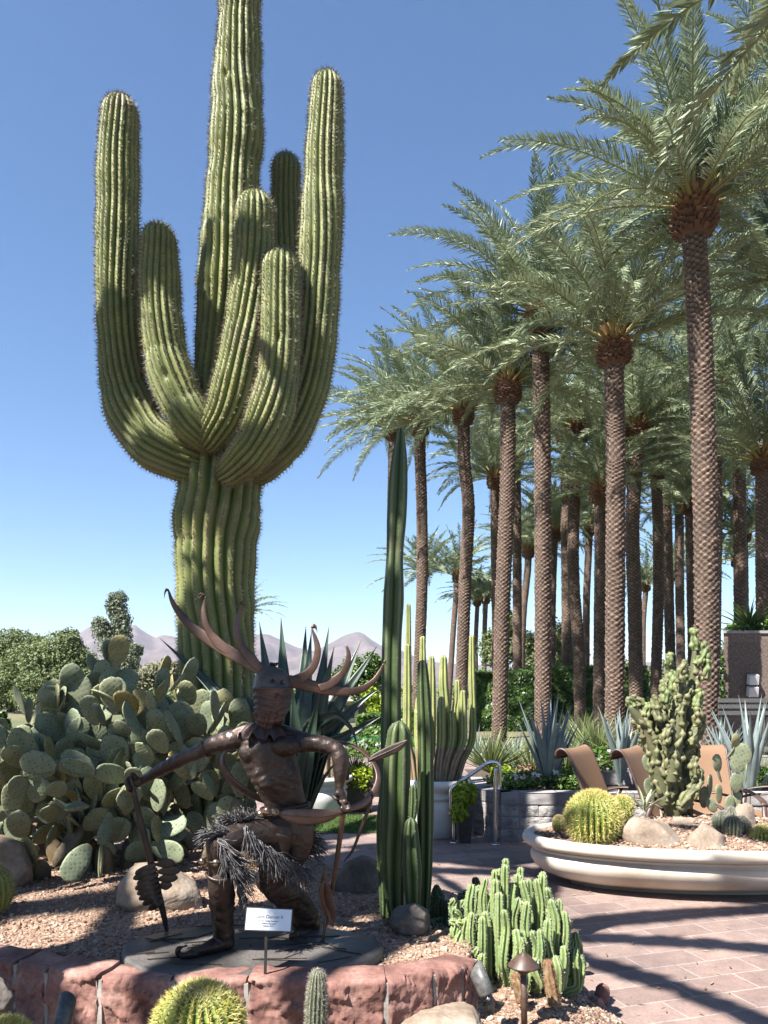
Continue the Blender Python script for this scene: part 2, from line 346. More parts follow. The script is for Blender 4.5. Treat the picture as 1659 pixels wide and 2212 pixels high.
# ---------------------------------------------------------------- red sandstone retaining wall
g=G(); ext=WALL
for i in range(len(ext)-1):
    a,b2=ext[i],ext[i+1]; e=b2-a; L=np.linalg.norm(e); e/=L; nrm=np.array([e[1],-e[0]])
    if L<.02: continue
    gap=.006; nu,nv,nw=44,36,5; top=WT+rng.uniform(-.012,.01); bot=.12
    A=a+e*gap; Lb=L-2*gap
    # front, top and back of one block as one bent sheet, rough at the front
    prof=[(0,bot+(top-.02-bot)*t) for t in np.linspace(0,1,nv)]+[(.006,top-.006),(.02,top)]+[(.02+.12*t,top+.0) for t in np.linspace(.1,1,nw)]+[(.15,top-.1)]
    pr=np.array(prof); uu=np.linspace(0,1,nu)
    base=A[None,:]+e[None]*(uu*Lb)[:,None]
    V=np.zeros((len(pr),nu,3)); V[...,:2]=base[None]-nrm[None,None]*pr[:,0][:,None,None]; V[...,2]=pr[:,1][:,None]
    rough=.008*nz(V,5.,21+i)+.009*np.abs(nz(V,14.,60+i))-.010*np.abs(nz(V,26.,80+i))**.6+.0035*nz(V,60.,7)
    rb=np.random.default_rng(500+i); sx=rb.uniform(0,Lb,22); sz=rb.uniform(bot,top,22); hh=rb.normal(0,.0055,22); ga=rb.normal(0,.10,22); gb=rb.normal(0,.10,22)
    U2=np.broadcast_to((uu*Lb)[None],V.shape[:2]); Z2=V[...,2]; jit=.012*nz(V,22,90+i)
    near=np.argmin((U2[...,None]+jit[...,None]-sx)**2+((Z2[...,None]-jit[...,None]-sz)*1.5)**2,-1)
    rough=rough*.55+hh[near]+ga[near]*(U2-sx[near])+gb[near]*(Z2-sz[near])
    edge=np.minimum(1,np.minimum(uu,1-uu)*26)[None]
    fr=(pr[:,0]<.01)[:,None]
    V[...,:2]+=nrm*(np.where(fr,rough+.007*edge,0))[...,None]
    V[...,2]+=np.where(fr,0,.006*nz(V,9.,33))
    ii=(np.arange(len(pr)-1)[:,None]*nu+np.arange(nu-1)[None]).ravel()
    g.add(V.reshape(-1,3),np.stack([ii,ii+1,ii+nu+1,ii+nu],1),0)
    for sgn,uix in ((0,0),(1,nu-1)):    # block ends
        ring=V[:,uix]; c=ring.mean(0)[None]; k=len(ring); jj=np.arange(k-1)
        g.add(np.vstack([ring,c]),np.stack([jj,jj+1,np.full(k-1,k)],1),0,smooth=False)
    # mortar behind the joint
    g.add(*obox(((b2[0])-nrm[0]*.064,(b2[1])-nrm[1]*.064,(bot+WT)/2-.012),[[e[0],e[1],0],[nrm[0],nrm[1],0],[0,0,1]],(.012,.062,(WT-bot)/2-.005)),mat=1,smooth=False)
single('stone_wall',g,[m_sand,m_mortar],(0,2.95,.25),'low curved retaining wall of rough red sandstone blocks holding up the gravel bed','wall')

# ---------------------------------------------------------------- boulders
def rock(name, c, r, m, label, seed, flat=.0, cat='rock', group=None, tilt=0.):
    V,F=ball((0,0,0),(1,1,1),40,26); q=V.copy()
    s=1+.2*nz(q,.9,seed)+.09*nz(q,2.4,seed+1)
    V=V*s[:,None]
    for _ in range(10):                          # planed faces
        rr=np.random.default_rng(seed*7+_); nn=rr.normal(size=3); nn[2]=abs(nn[2])*.6; nn/=np.linalg.norm(nn); dd=V@nn; lim=rr.uniform(.66,.9)
        V=V-np.clip(dd-lim,0,None)[:,None]*nn*.93
    V=V*(1+.045*nz(V,3.2,seed+2)+.02*nz(V,9.,seed+4))[:,None]; V=V*np.asarray(r)
    if tilt: V=np.stack([V[:,0]*math.cos(tilt)-V[:,2]*math.sin(tilt),V[:,1],V[:,0]*math.sin(tilt)+V[:,2]*math.cos(tilt)],1)
    g=G(); g.add(V+np.asarray(c),F); return single(name,g,[m],(c[0],c[1],c[2]-r[2]*.8),label,cat,group)
def rockpx(u,vb,Y,w,h,m,label,seed,depth=None,**k):
    c=P(u,vb-h*.5,Y); return rock('boulder',c,(px(w/2,Y),depth or px(w/2,Y)*.7,px(h*.56,Y)),m,label,seed,**k)
rockpx(342,1985,4.05,225,112,m_rock,'large smooth tan boulder half in shade behind the wooden staff',3)
rockpx(776,1962,4.35,110,120,m_darkrock,'dark shaded boulder behind the feather tipped staff',8)
rockpx(885,2016,3.6,100,62,m_darkrock,'small rounded brown stone at the foot of the tall green columns',12)
rockpx(15,1915,4.5,130,110,m_rock,'tan boulder behind the cactus cut off by the left edge',15)
rockpx(955,2222,2.95,190,38,m_rock,'flat pale slab of rock lying before the red wall',19,depth=.2)
for i,(u,vb,Y,w,h) in enumerate([(1302,2172,3.92,36,46),(1283,2206,3.7,54,52),(1240,2236,3.5,60,46),(1225,2097,4.35,34,14),(1255,2092,4.3,34,17)]):
    rockpx(u,vb,Y,w,h,m_sand if i<3 else m_rock,['red edging stone nearest the tip of the bed beside the paving','bigger red edging stone below the tip of the bed','red edging stone at the bottom of the picture right of the path light','small pale stone in the shade behind the clumped cactus','second pale stone in the shade, closer to the paving'][i],30+i,group='edging stones of the gravel bed')
rockpx(-8,2190,2.6,80,70,m_darkrock,'brown stone in the bottom left corner below the wall',44)

# ---------------------------------------------------------------- path light and two spotlights
def lathe(prof, c, n=24, axis=None):
    prof=np.asarray(prof,float); th=np.arange(n)*2*np.pi/n
    V=np.stack([prof[:,0][:,None]*np.cos(th),prof[:,0][:,None]*np.sin(th),np.repeat(prof[:,1][:,None],n,1)],-1)
    k=len(prof); i=np.arange(k-1)[:,None]*n; j=np.arange(n)[None]; j2=(j+1)%n
    V=V.reshape(-1,3)
    if axis is not None:
        a=np.asarray(axis,float); a/=np.linalg.norm(a); e1=np.cross(a,[0,1,0.01]); e1/=np.linalg.norm(e1); e2=np.cross(a,e1); V=V@np.stack([e1,e2,a])
    return V+np.asarray(c),[np.stack([i+j,i+j2,i+n+j2,i+n+j],-1).reshape(-1,4)]
Yp=3.05; bp=P(1133,2205,Yp); bp[2]=bz(bp[0],bp[1])-.02; tp=P(1131,2072,Yp)
t=thing('path_light',bp,'brown mushroom topped path light in front of the green cactus clump','lamp')
g=G(); g.add(*tube([bp,tp+[0,0,-.035]],[.0125,.0125],14)); g.add(*lathe([(.0125,-.06),(.026,-.048),(.028,-.015),(.02,-.01)],tp)); part('post',g,m_rustmetal,t)
g=G(); g.add(*lathe([(.0,.028),(.008,.028),(.011,.02),(.028,.014),(.044,-.006),(.061,-.022),(.064,-.028),(.06,-.028),(.042,-.012),(.0,-.008)],tp,32)); part('lamp_shade',g,m_rustmetal,t)
def spot(a,b2,r,base,label):
    t=thing('spotlight',base,label,'lamp','garden spotlights')
    ax=(b2-a)/np.linalg.norm(b2-a); L=np.linalg.norm(b2-a)
    g=G(); V,F=lathe([(.0,0),(r*.8,0),(r,.008),(r,L),(r*.93,L),(r*.93,L*.7),(0,L*.7)],a,28,ax)
    s=(V-a)@ax; u=np.array([0,0,1.])-ax*ax[2]; u/=np.linalg.norm(u); f=(s>L*.69); V=V+ax*(np.where(f&(s>L*.9),((V-a)@u)*.75,0))[:,None]
    g.add(V,F); part('housing',g,m_greymetal,t)
    g=G(); g.add(*tube([base-[0,0,.02],base+[0,0,.03],a+ax*.004],[.014,.014,.016],12)); part('stake',g,m_greymetal,t)
    g=G(); g.add(*ball(a+[0,-.016,-.006],.008,8,6)); part('screw',g,m_steel,t)
a=P(1053,2148,2.95); b2=P(1030,2085,2.9); base=P(1060,2176,2.96); spot(P(1053,2150,2.95),P(1028,2092,2.98),.032,base,'grey cylinder spotlight leaning against the right end of the red wall')
spot(P(127,2246,2.55),P(146,2160,2.62),.03,P(124,2262,2.55),'black cylinder spotlight under the red wall at the left')
# ---------------------------------------------------------------- ribbed cacti
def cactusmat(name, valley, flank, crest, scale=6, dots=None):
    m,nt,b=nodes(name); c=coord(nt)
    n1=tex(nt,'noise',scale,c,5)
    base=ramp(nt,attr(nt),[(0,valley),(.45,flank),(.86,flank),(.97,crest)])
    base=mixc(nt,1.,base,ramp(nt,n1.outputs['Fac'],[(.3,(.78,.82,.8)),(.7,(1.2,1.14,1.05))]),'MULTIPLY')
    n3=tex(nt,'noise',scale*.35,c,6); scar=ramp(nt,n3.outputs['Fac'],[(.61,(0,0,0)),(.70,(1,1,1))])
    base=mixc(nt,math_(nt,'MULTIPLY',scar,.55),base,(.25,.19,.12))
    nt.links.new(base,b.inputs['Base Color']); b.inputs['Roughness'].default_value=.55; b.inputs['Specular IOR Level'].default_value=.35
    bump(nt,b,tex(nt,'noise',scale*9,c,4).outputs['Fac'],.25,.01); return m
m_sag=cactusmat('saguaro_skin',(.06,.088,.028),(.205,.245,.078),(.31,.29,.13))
m_spine=M('spines',[(.2,(.16,.12,.09)),(.8,(.38,.31,.24))],40,.8)
def ribs(g, path, k, d, step=.03, per=8, mat=0, wob=.0, seed=0, tip=True, sharp=.8, teeth=None, n0=None, tiplen=1.05, bulge=0., crease=0):
    """ribbed stem. path (n,4) x y z r. Returns crest points (rings, ribs, 3), outward normals, radii"""
    c=cr(path,step); Pt=c[:,:3]; R=np.maximum(c[:,3],1e-3)
    if bulge:
        s=np.arange(len(R))*step; R=R*(1+bulge*np.sin(s*7.3+seed)*np.sin(s*2.9+seed*2)+bulge*.6*np.sin(s*17+seed*3))
    if tip:
        t=Pt[-1]-Pt[-2]; t/=np.linalg.norm(t); r=R[-1]; m=max(5,int(r/step*1.6)); a=np.linspace(0,np.pi/2,m+1)[1:]
        Pt=np.vstack([Pt]+[Pt[-1]+t*r*tiplen*np.sin(x) for x in a]); R=np.concatenate([R,r*np.cos(a)+1e-4])
    n=k*per; th=np.arange(n)*2*np.pi/n; L=np.arange(len(Pt))*step
    f=np.abs(np.sin(k*th/2)); pr=1-d+d*f**sharp
    pr=np.repeat(pr[None],len(Pt),0)
    if teeth: pr=pr*(1+teeth[1]*np.abs(np.sin(np.pi*L/teeth[0]))[:,None]*(f[None]>.9))
    if wob:
        q=np.stack([np.cos(th)[None]*np.ones((len(Pt),1)),np.sin(th)[None]*np.ones((len(Pt),1)),np.repeat(L[:,None]*1.6,n,1)],-1)
        pr=pr*(1+wob*nz(q,.7,seed+90))
        if crease:
            rr=np.random.default_rng(crease); LL=L[:,None]+.05*np.sin(th[None]+crease)+.02*np.sin(3*th[None])
            for _ in range(int(L[-1]*2.2)):
                l0=rr.uniform(.3,L[-1]-.3); w=rr.uniform(.012,.05); am=rr.uniform(.02,.075); a0=rr.uniform(0,6.28)
                pr=pr*(1-am*np.exp(-((LL-l0)/w)**2)*(.35+.65*np.clip(np.cos(th[None]-a0)+.3,0,1)))
            for _ in range(3):
                l0=rr.uniform(.6,L[-1]-.5); a0=rr.uniform(0,6.28); da=np.angle(np.exp(1j*(th-a0)))
                pr=pr*(1-.22*np.exp(-((L[:,None]-l0)/.035)**2-(da[None]/.16)**2))
    tw=(.16*np.sin(L*1.5+crease)+.07*np.sin(L*4.3+2*crease)) if crease else 0*L
    V,F=tube(Pt,R,n,n0,True,pr,tw)
    T,N,B=frames(Pt,n0)
    at=np.concatenate([np.repeat(f[None],len(Pt),0).ravel(),[1,1]])
    g.add(V,F,mat,at)
    tc=(np.arange(k)+.5)*2*np.pi/k
    idx=(np.arange(k)*per+per//2)
    Vr=V[:len(Pt)*n].reshape(len(Pt),n,3); C=Vr[:,idx]
    ta=(tc[None]+tw[:,None])[...,None]; Nn=N[:,None]*np.cos(ta)+B[:,None]*np.sin(ta)
    return C,Nn,T,R
def spines(g, C, Nn, T, every, length, per, width, mat=1, seed=0, spread=1.0, skip=0):
    r=np.random.default_rng(seed+77)
    C=C[skip::every]; Nn=Nn[skip::every]; T=np.broadcast_to(T[skip::every][:,None],C.shape)
    c=np.repeat(C.reshape(-1,3),per,0); nn=np.repeat(Nn.reshape(-1,3),per,0); tt=np.repeat(T.reshape(-1,3),per,0)
    bb=np.cross(nn,tt); m=len(c); a=r.uniform(0,6.28,m)
    dr=nn+spread*r.uniform(.3,1.1,m)[:,None]*(np.cos(a)[:,None]*bb+np.sin(a)[:,None]*tt); dr/=np.linalg.norm(dr,axis=1,keepdims=True)
    sd=np.cross(dr,r.normal(size=(m,3))); sd/=np.linalg.norm(sd,axis=1,keepdims=True)+1e-9
    l=length*r.uniform(.5,1.15,m)[:,None]; b0=c-nn*.002
    V=np.stack([b0-sd*width/2,b0+sd*width/2,b0+dr*l],1).reshape(-1,3)
    g.add(V,np.arange(3*m).reshape(-1,3),mat,r.uniform(0,1,3*m),smooth=False)
def pxpath(rows, Y=None):
    out=[]
    for r in rows:
        u,v,hw=r[:3]; y=r[3] if len(r)>3 else Y
        out.append((*P(u,v,y),px(hw,y)))
    return np.array(out)

# ---------------------------------------------------------------- the great saguaro
sg=np.array([*P(467,1560,6.)[:2],.5])
t=thing('saguaro',sg,'giant many armed saguaro cactus towering behind the bronze dancer','cactus')
def sagpart(name, rows, Y, k, seed, d=.17, wob=.055, n0=None):
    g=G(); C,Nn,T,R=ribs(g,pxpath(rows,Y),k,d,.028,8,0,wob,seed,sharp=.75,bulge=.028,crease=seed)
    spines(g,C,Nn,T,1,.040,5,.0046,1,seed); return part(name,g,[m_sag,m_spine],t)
sagpart('trunk',[(466,1790,80),(466,1560,82),(467,1480,83),(467,1400,84),(466,1300,81),(469,1200,86),(470,1150,91),(475,1080,92),(478,1020,89),(482,960,78),(483,900,66),(484,800,62),(486,700,60),(490,600,60),(495,540,60),(499,490,61),(502,430,56),(504,400,58),(507,345,54),(509,320,56),(511,270,57),(511,235,52),(511,200,55),(513,150,48),(516,115,51),(517,80,49),(518,40,43),(518,5,45),(520,-100,44),(521,-230,38)],6.0,20,1)
sagpart('arm',[(455,1012,34,5.92),(415,1000,46,5.85),(372,983,50,5.82),(325,954,54,5.83),(286,895,55,5.86),(267,830,51,5.88),(260,750,48,5.88),(256,650,46,5.88),(254,550,45,5.88),(254,450,45,5.88),(255,350,44,5.88),(258,285,42,5.88),(259,250,40,5.88)],6.,19,2)
sagpart('arm',[(462,958,30,5.70),(440,938,40,5.64),(410,905,47,5.6),(382,850,49,5.6),(362,790,47,5.6),(352,720,45,5.6),(346,640,44,5.6),(344,570,42,5.6),(343,526,40,5.6)],6.,18,3)
sagpart('arm',[(446,958,26,5.66),(462,936,38,5.6),(488,895,46,5.56),(508,840,50,5.54),(522,780,50,5.53),(534,715,48,5.53),(542,640,47,5.53),(547,560,46,5.53),(549,500,45,5.53),(550,458,43,5.53)],6.,18,4)
sagpart('arm',[(488,1022,28,5.62),(515,1005,38,5.5),(550,968,46,5.42),(578,912,49,5.4),(594,850,48,5.4),(602,780,46,5.4),(606,710,45,5.4),(607,640,45,5.4),(608,584,43,5.4)],6.,18,5)
sagpart('arm',[(520,1015,45,5.95),(560,990,52,5.9),(602,950,54,5.88),(638,890,54,5.87),(662,825,50,5.87),(676,760,47,5.87),(683,690,46,5.87),(686,620,46,5.87),(690,550,47,5.87),(695,470,46,5.87),(698,400,43,5.87),(702,310,40,5.87),(705,240,38,5.87),(706,195,36,5.87)],6.,18,6)
sagpart('arm',[(520,960,40,6.15),(560,920,42,6.25),(592,850,42,6.33),(606,760,40,6.33),(612,650,36,6.33),(615,550,34,6.33),(617,450,33,6.33),(618,366,31,6.33)],6.,16,7)

# ---------------------------------------------------------------- tall green columns beside the dancer
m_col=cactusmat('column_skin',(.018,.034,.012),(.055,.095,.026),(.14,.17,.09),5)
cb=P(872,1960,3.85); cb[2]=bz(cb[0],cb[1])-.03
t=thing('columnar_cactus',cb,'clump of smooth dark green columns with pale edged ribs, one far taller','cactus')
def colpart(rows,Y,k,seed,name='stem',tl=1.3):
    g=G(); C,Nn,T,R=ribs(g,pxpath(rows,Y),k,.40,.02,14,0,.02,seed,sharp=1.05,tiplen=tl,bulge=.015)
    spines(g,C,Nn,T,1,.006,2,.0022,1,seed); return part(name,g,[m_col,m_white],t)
colpart([(856,2000,12),(848,1930,18),(843,1850,23),(842,1750,24),(844,1600,23),(846,1400,22),(850,1300,23),(853,1200,19),(857,1120,22),(860,1050,22),(863,985,17),(865,945,10)],3.95,5,1,tl=2.2)
colpart([(858,2000,14),(852,1930,21),(852,1850,27),(856,1750,30),(858,1650,29),(861,1590,25)],3.8,6,2)
colpart([(915,2010,10),(916,1960,12),(918,1880,16),(919,1750,18),(919,1600,17),(915,1500,15),(913,1440,11)],4.0,6,3)
colpart([(893,2000,11),(892,1950,16),(890,1880,21),(888,1820,18),(888,1785,14)],3.72,6,4)
colpart([(890,1775,4),(891,1765,8),(893,1735,10),(893,1705,8)],3.74,6,5,'bud')
colpart([(832,2000,10),(833,1930,14),(831,1850,17),(830,1760,16),(833,1700,10)],3.86,6,6)

# ---------------------------------------------------------------- prickly pears
def padmat(name, a, b_, dot, sc_=38., dark=.8):
    m,nt,b=nodes(name); c=coord(nt); n1=tex(nt,'noise',9,c,5)
    base=ramp(nt,n1.outputs['Fac'],[(.3,a),(.7,b_)])
    oi=nt.nodes.new('ShaderNodeObjectInfo')
    base=mixc(nt,1.,base,ramp(nt,oi.outputs['Random'],[(0,(.78,.84,.86)),(.5,(1,1,1)),(.8,(1.12,1.08,.98)),(.93,(1.2,1.02,.80)),(1,(1.3,.95,.55))]),'MULTIPLY')
    mp=nt.nodes.new('ShaderNodeMapping'); mp.inputs['Scale'].default_value=(1,0,1); mp.inputs['Rotation'].default_value=(0,.6,0); nt.links.new(c,mp.inputs['Vector'])
    v=tex(nt,'voro',sc_,mp.outputs[0]); v.inputs['Randomness'].default_value=.35
    f=ramp(nt,v.outputs['Distance'],[(.2,(1,1,1)),(.3,(0,0,0))])
    base=mixc(nt,math_(nt,'MULTIPLY',f,dark),base,dot)
    cork=ramp(nt,attr(nt),[(.0,(1,1,1)),(.14,(0,0,0))]); n2=tex(nt,'noise',26,c,4)
    base=mixc(nt,math_(nt,'MULTIPLY',cork,.65),base,ramp(nt,n2.outputs['Fac'],[(.3,(.22,.17,.11)),(.7,(.42,.36,.26))]))
    nt.links.new(base,b.inputs['Base Color']); b.inputs['Roughness'].default_value=.6; b.inputs['Specular IOR Level'].default_value=.35
    bump(nt,b,v.outputs['Distance'],.25,.006); return m
m_pad=padmat('prickly_pear_skin',(.165,.19,.115),(.26,.28,.175),(.035,.04,.027),42,.62)
m_woodpad=padmat('corky_pad_skin',(.15,.115,.07),(.27,.215,.14),(.06,.045,.03),38,.5)
def padmesh(name, w, h, th, seed, mat):
    """an upright pad, base at the origin, in the XZ plane"""
    t=np.linspace(0,1,17); r=np.random.default_rng(seed)
    c0=r.uniform(.52,.6); a=np.where(t<c0,np.sqrt(np.clip(1-(np.clip(c0-t,0,1)/c0)**2.3,0,1))*.96+.04,np.sqrt(np.clip(1-(np.clip(t-c0,0,1)/(1-c0))**2.2,0,1)))
    a=np.clip(a*(1-.18*(1-t)**2),.03,1); a[0]=.22; a[-1]=.02
    bend=.03*r.normal()
    Pt=np.stack([.012*np.sin(t*3+seed)*w/.2,bend*np.sin(t*np.pi*.5),t*h],1)
    T,N,B=frames(Pt,(1,0,0)); n=22; thh=np.arange(n)*2*np.pi/n
    cs,sn=np.cos(thh),np.sin(thh)
    tk=th*np.clip(a,.25,1)*(1+.5*(1-t)**3)
    V=Pt[:,None]+N[:,None]*(np.sign(cs)*np.abs(cs)**.8*a[:,None]*w/2)[...,None]+B[:,None]*(np.sign(sn)*np.abs(sn)**.75*tk[:,None]/2)[...,None]
    k=len(t); i=np.arange(k-1)[:,None]*n; j=np.arange(n)[None]; j2=(j+1)%n
    Q=np.stack([i+j,i+j2,i+n+j2,i+n+j],-1).reshape(-1,4); V=V.reshape(-1,3)
    V=V+.004*nz(V,9.,seed)[:,None]*np.array([1,1,1])
    g=G(); g.add(V,[Q,np.array([[ (k-1)*n+x for x in range(n)]])],0,np.repeat(t,n)); return g.mesh(name,[mat])
PADS=[padmesh('pad',.2*ww,.245*hh,.024,s,m_pad) for s,(ww,hh) in enumerate([(.75,.86),(.69,.92),(.82,.82),(.62,.9),(.75,.9)])]
OLDP=[padmesh('old_pad',.115,.28,.06,40+s,m_woodpad) for s in range(2)]
def grow(name, label, bases, env, seed, maxn=98, size=1., levels=7, group=None, facing=0., fixed=(), spread=.48, umax=590):
    r=np.random.default_rng(seed); c0=np.mean(bases,0); c0[2]=min(b[2] for b in bases)
    t=thing(name,c0,label,'cactus',group); cnt=0; q=[]
    def put(mesh, base, up, yaw, s, nm):
        nonlocal cnt
        up=np.asarray(up,float); up/=np.linalg.norm(up); f=np.array([math.sin(yaw),-math.cos(yaw),0]); f=f-up*(f@up); f/=np.linalg.norm(f); x=np.cross(f*-1,up)
        o=link(nm,mesh,t); 
        from mathutils import Matrix
        o.matrix_local=Matrix(((x[0]*s,-f[0]*s,up[0]*s,base[0]-c0[0]),(x[1]*s,-f[1]*s,up[1]*s,base[1]-c0[1]),(x[2]*s,-f[2]*s,up[2]*s,base[2]-c0[2]),(0,0,0,1)))
        cnt+=1; return x,up
    for (u,v,Y,yaw,tilt,s) in fixed:
        put(PADS[int(r.integers(5))],P(u,v,Y),(math.sin(tilt),-.1,math.cos(tilt)),yaw,s,'pad')
    for b_ in bases:
        q.append((np.array(b_),np.array([r.normal(0,.22),r.normal(-.1,.2),1.]),facing+r.normal(0,.7),size*r.uniform(.9,1.15),0))
    while q and cnt<maxn:
        i=0 if r.random()<.75 else int(r.integers(len(q)))
        base,up,yaw,s,lv=q.pop(i); up=up/np.linalg.norm(up)
        old=lv==0 or (lv==1 and r.random()<.25)
        mesh=OLDP[int(r.integers(2))] if old else PADS[int(r.integers(5))]
        h=(.30 if old else .25)*s; tip=base+up*h
        u=CXP+tip[0]/tip[1]*FPX; v=HYP-(tip[2]-CAMZ)/tip[1]*FPX
        if lv>1 and v<env(u): continue
        if u>umax: continue
        x,up=put(mesh,base,up,yaw,s,'old_pad' if old else 'pad')
        if lv>=levels: continue
        for _ in range(2 if r.random()<.62 else 1 if r.random()<.9 else 3):
            a=r.normal(0,.62); w=(.15 if old else .2)*s
            nb=base+up*(h*.52+math.cos(a)*h*.46)+x*math.sin(a)*w*.5
            nu=up*math.cos(a*.8)+x*math.sin(a*.8)+np.array([0,-.06,.28])+r.normal(0,.14,3)
            q.append((nb,nu,facing+r.normal(0,spread) if r.random()<.62 else yaw+r.choice([-1,1])*r.uniform(.8,1.5),size*r.uniform(.72,1.12),lv+1))
    return t
ENV=[(-200,1500),(0,1500),(50,1490),(120,1462),(190,1450),(230,1440),(300,1450),(345,1420),(400,1440),(430,1480),(490,1495),(545,1515),(600,1560),(660,1600)]
env=lambda u: np.interp(u,[e[0] for e in ENV],[e[1] for e in ENV])
def pbase(u,v,Y): 
    p=P(u,v,Y); p[2]=bz(p[0],p[1])-.12; return p
PG='prickly pears in front of the saguaro'
grow('prickly_pear','low front part of the prickly pear mound at the left edge',[pbase(u,1870,Y) for u,Y in ((45,4.85),(100,4.7),(150,4.75),(190,4.8),(20,5.0))],lambda u:1640,23,98,group=PG,levels=5)
grow('prickly_pear','shaded prickly pear filling the gap between the left mound and the tall stack',[pbase(u,1868,Y) for u,Y in ((140,4.95),(180,5.0),(215,4.95),(120,5.1),(200,5.15))],lambda u:1560,41,98,group=PG,levels=6)
grow('prickly_pear','high back part of the prickly pear mound at the left edge',[pbase(u,1870,Y) for u,Y in ((35,5.4),(95,5.25),(150,5.3),(190,5.2),(60,5.7))],env,3,98,group=PG,
     fixed=[(120,1545,5.1,.25,.02,1.1),(55,1545,5.2,-.9,-.3,1.),(165,1535,5.0,.1,.1,1.15),(20,1680,4.9,.2,-.15,1.)])
grow('prickly_pear','tall prickly pear with an upright stack of pads rising above its middle',[pbase(u,1865,Y) for u,Y in ((240,5.2),(285,5.3),(215,5.5),(330,5.4),(300,5.7))],env,8,98,group=PG,
     fixed=[(232,1550,5.2,.6,-.05,1.05),(222,1500,5.2,.1,.02,1.05),(240,1462,5.22,-.25,.02,1.),(255,1437,5.2,.55,.12,.95),(238,1440,5.25,1.2,-.1,.9),(213,1462,5.24,1.1,-.3,.7),(158,1520,5.05,.35,.05,1.25),(345,1480,5.6,1.2,.0,1.),(393,1490,5.4,1.0,.15,1.1)])
grow('prickly_pear','front prickly pear behind the wooden staff, woody at its base',[pbase(u,1868,Y) for u,Y in ((235,4.75),(280,4.8),(330,4.75),(215,4.85),(370,4.8))],lambda u:1610,31,98,group=PG,levels=5,
     fixed=[(250,1665,4.75,.1,.05,1.15),(300,1655,4.8,.1,.1,1.1)])
grow('prickly_pear','prickly pear close against the saguaro trunk, right of the tall stack',[pbase(u,1862,Y) for u,Y in ((420,5.1),(470,5.15),(520,5.2),(550,5.1))],env,47,98,group=PG,levels=7,fixed=[(430,1560,5.3,.2,.1,1.1),(500,1560,5.25,-.1,-.1,1.1),(545,1570,5.2,.3,.1,1.)])
grow('prickly_pear','prickly pear behind the dancer\'s outstretched arm, at the foot of the saguaro',[pbase(u,1862,Y) for u,Y in ((395,4.9),(450,4.8),(500,5.0),(545,4.8),(430,5.35))],env,14,98,group=PG,
     fixed=[(388,1600,5.0,.1,.0,1.25),(455,1585,5.2,-.3,.05,1.05),(520,1585,5.1,.1,.05,1.15),(345,1590,5.1,.3,-.05,1.2)])

# ---------------------------------------------------------------- candelabra clump by the paving
m_euph=cactusmat('clump_skin',(.08,.135,.045),(.235,.34,.125),(.40,.45,.24),8)
m_paletip=M('pale_spine_tips',[(.3,(.50,.50,.40)),(.7,(.62,.62,.52))],40,.8)
m_dead=M('dead_stem',[(.2,(.20,.11,.05)),(.5,(.34,.20,.10)),(.8,(.46,.34,.22))],30,.95,[(60,.6,.01)],fine=(90,.3))
def clump(t, n, base, ub, topf, seed, rpx=11, hfac=1., mats=None, kk=5, yspread=.3):
    r=np.random.default_rng(seed)
    for i in range(n):
        u0=r.uniform(*ub); tv=topf(u0)+abs(r.normal(0,1))*85*hfac
        Y=base[1]+r.uniform(-yspread,yspread)
        front=(base[1]+yspread-Y)/(2*yspread); tv+=front*110*hfac
        if r.random()<.35: tv+=r.uniform(0,90)*hfac
        top=P(u0,tv,Y); bx=base[0]+(top[0]-base[0])*.55+r.normal(0,.03); by=base[1]+(Y-base[1])*.6
        z0=bz(bx,by)-.02; rad=px(rpx,Y)*r.uniform(.8,1.15)
        if top[2]<z0+.08: top[2]=z0+.08+r.uniform(0,.06)
        kn=z0+(top[2]-z0)*r.uniform(.22,.42)
        path=[(bx,by,z0,rad*.7),(bx+(top[0]-bx)*.6,by+(Y-by)*.6,z0+(kn-z0)*.6,rad),(top[0]+r.normal(0,.008),Y,kn,rad*1.05),(top[0]+r.normal(0,.008),Y+r.normal(0,.008),kn+(top[2]-kn)*.6,rad),(top[0],Y,top[2]-rad,rad*.85)]
        g=G(); C,Nn,T,R=ribs(g,np.array(path),kk,.5,.009,6,0,.0,i,sharp=1.0,teeth=(.022,.16))
        spines(g,C,Nn,T,2,.008,2,.0025,1,i); part('stem',g,mats,t)
cb=np.array([.57,3.55,.1]); cb[2]=bz(cb[0],cb[1])
t=thing('candelabra_cactus',cb,'dense bright green clump of toothed upright stems beside the red paving','cactus')
TOP=[(955,1960),(985,1885),(1030,1860),(1075,1838),(1098,1822),(1130,1868),(1165,1880),(1190,1905),(1235,1960),(1260,2010)]
r=np.random.default_rng(4)
for i in range(99):
    rho=math.sqrt((i+.5)/99); a=i*2.39996+r.normal(0,.2); x0,y0=.60+.21*rho*math.cos(a),3.60+.20*rho*math.sin(a); x1,y1=.605+.315*rho*math.cos(a),3.60+.30*rho*math.sin(a)
    z0=bz(x0,y0)-.02; top=.20+(.60-.36*rho**2.2)*r.uniform(.74,1.06)-.06*max(0,x1-.62)
    if top<z0+.12: top=z0+.12+r.uniform(0,.05)
    w=r.uniform(.0165,.0215); kn=z0+(top-z0)*r.uniform(.2,.4)
    g=G(); C,Nn,T,R=ribs(g,np.array([(x0,y0,z0,w*.7),(x0+(x1-x0)*.7,y0+(y1-y0)*.7,z0+(kn-z0)*.6,w),(x1+r.normal(0,.01),y1,kn,w*1.05),(x1+r.normal(0,.012),y1+r.normal(0,.01),kn+(top-kn)*.6,w),(x1,y1,top-w,w*.85)]),5,.5,.008,6,0,0,i,sharp=1.,teeth=(.020,.2))
    spines(g,C,Nn,T,2,.0075,3,.0036,1,i); part('stem',g,[m_euph,m_paletip],t)
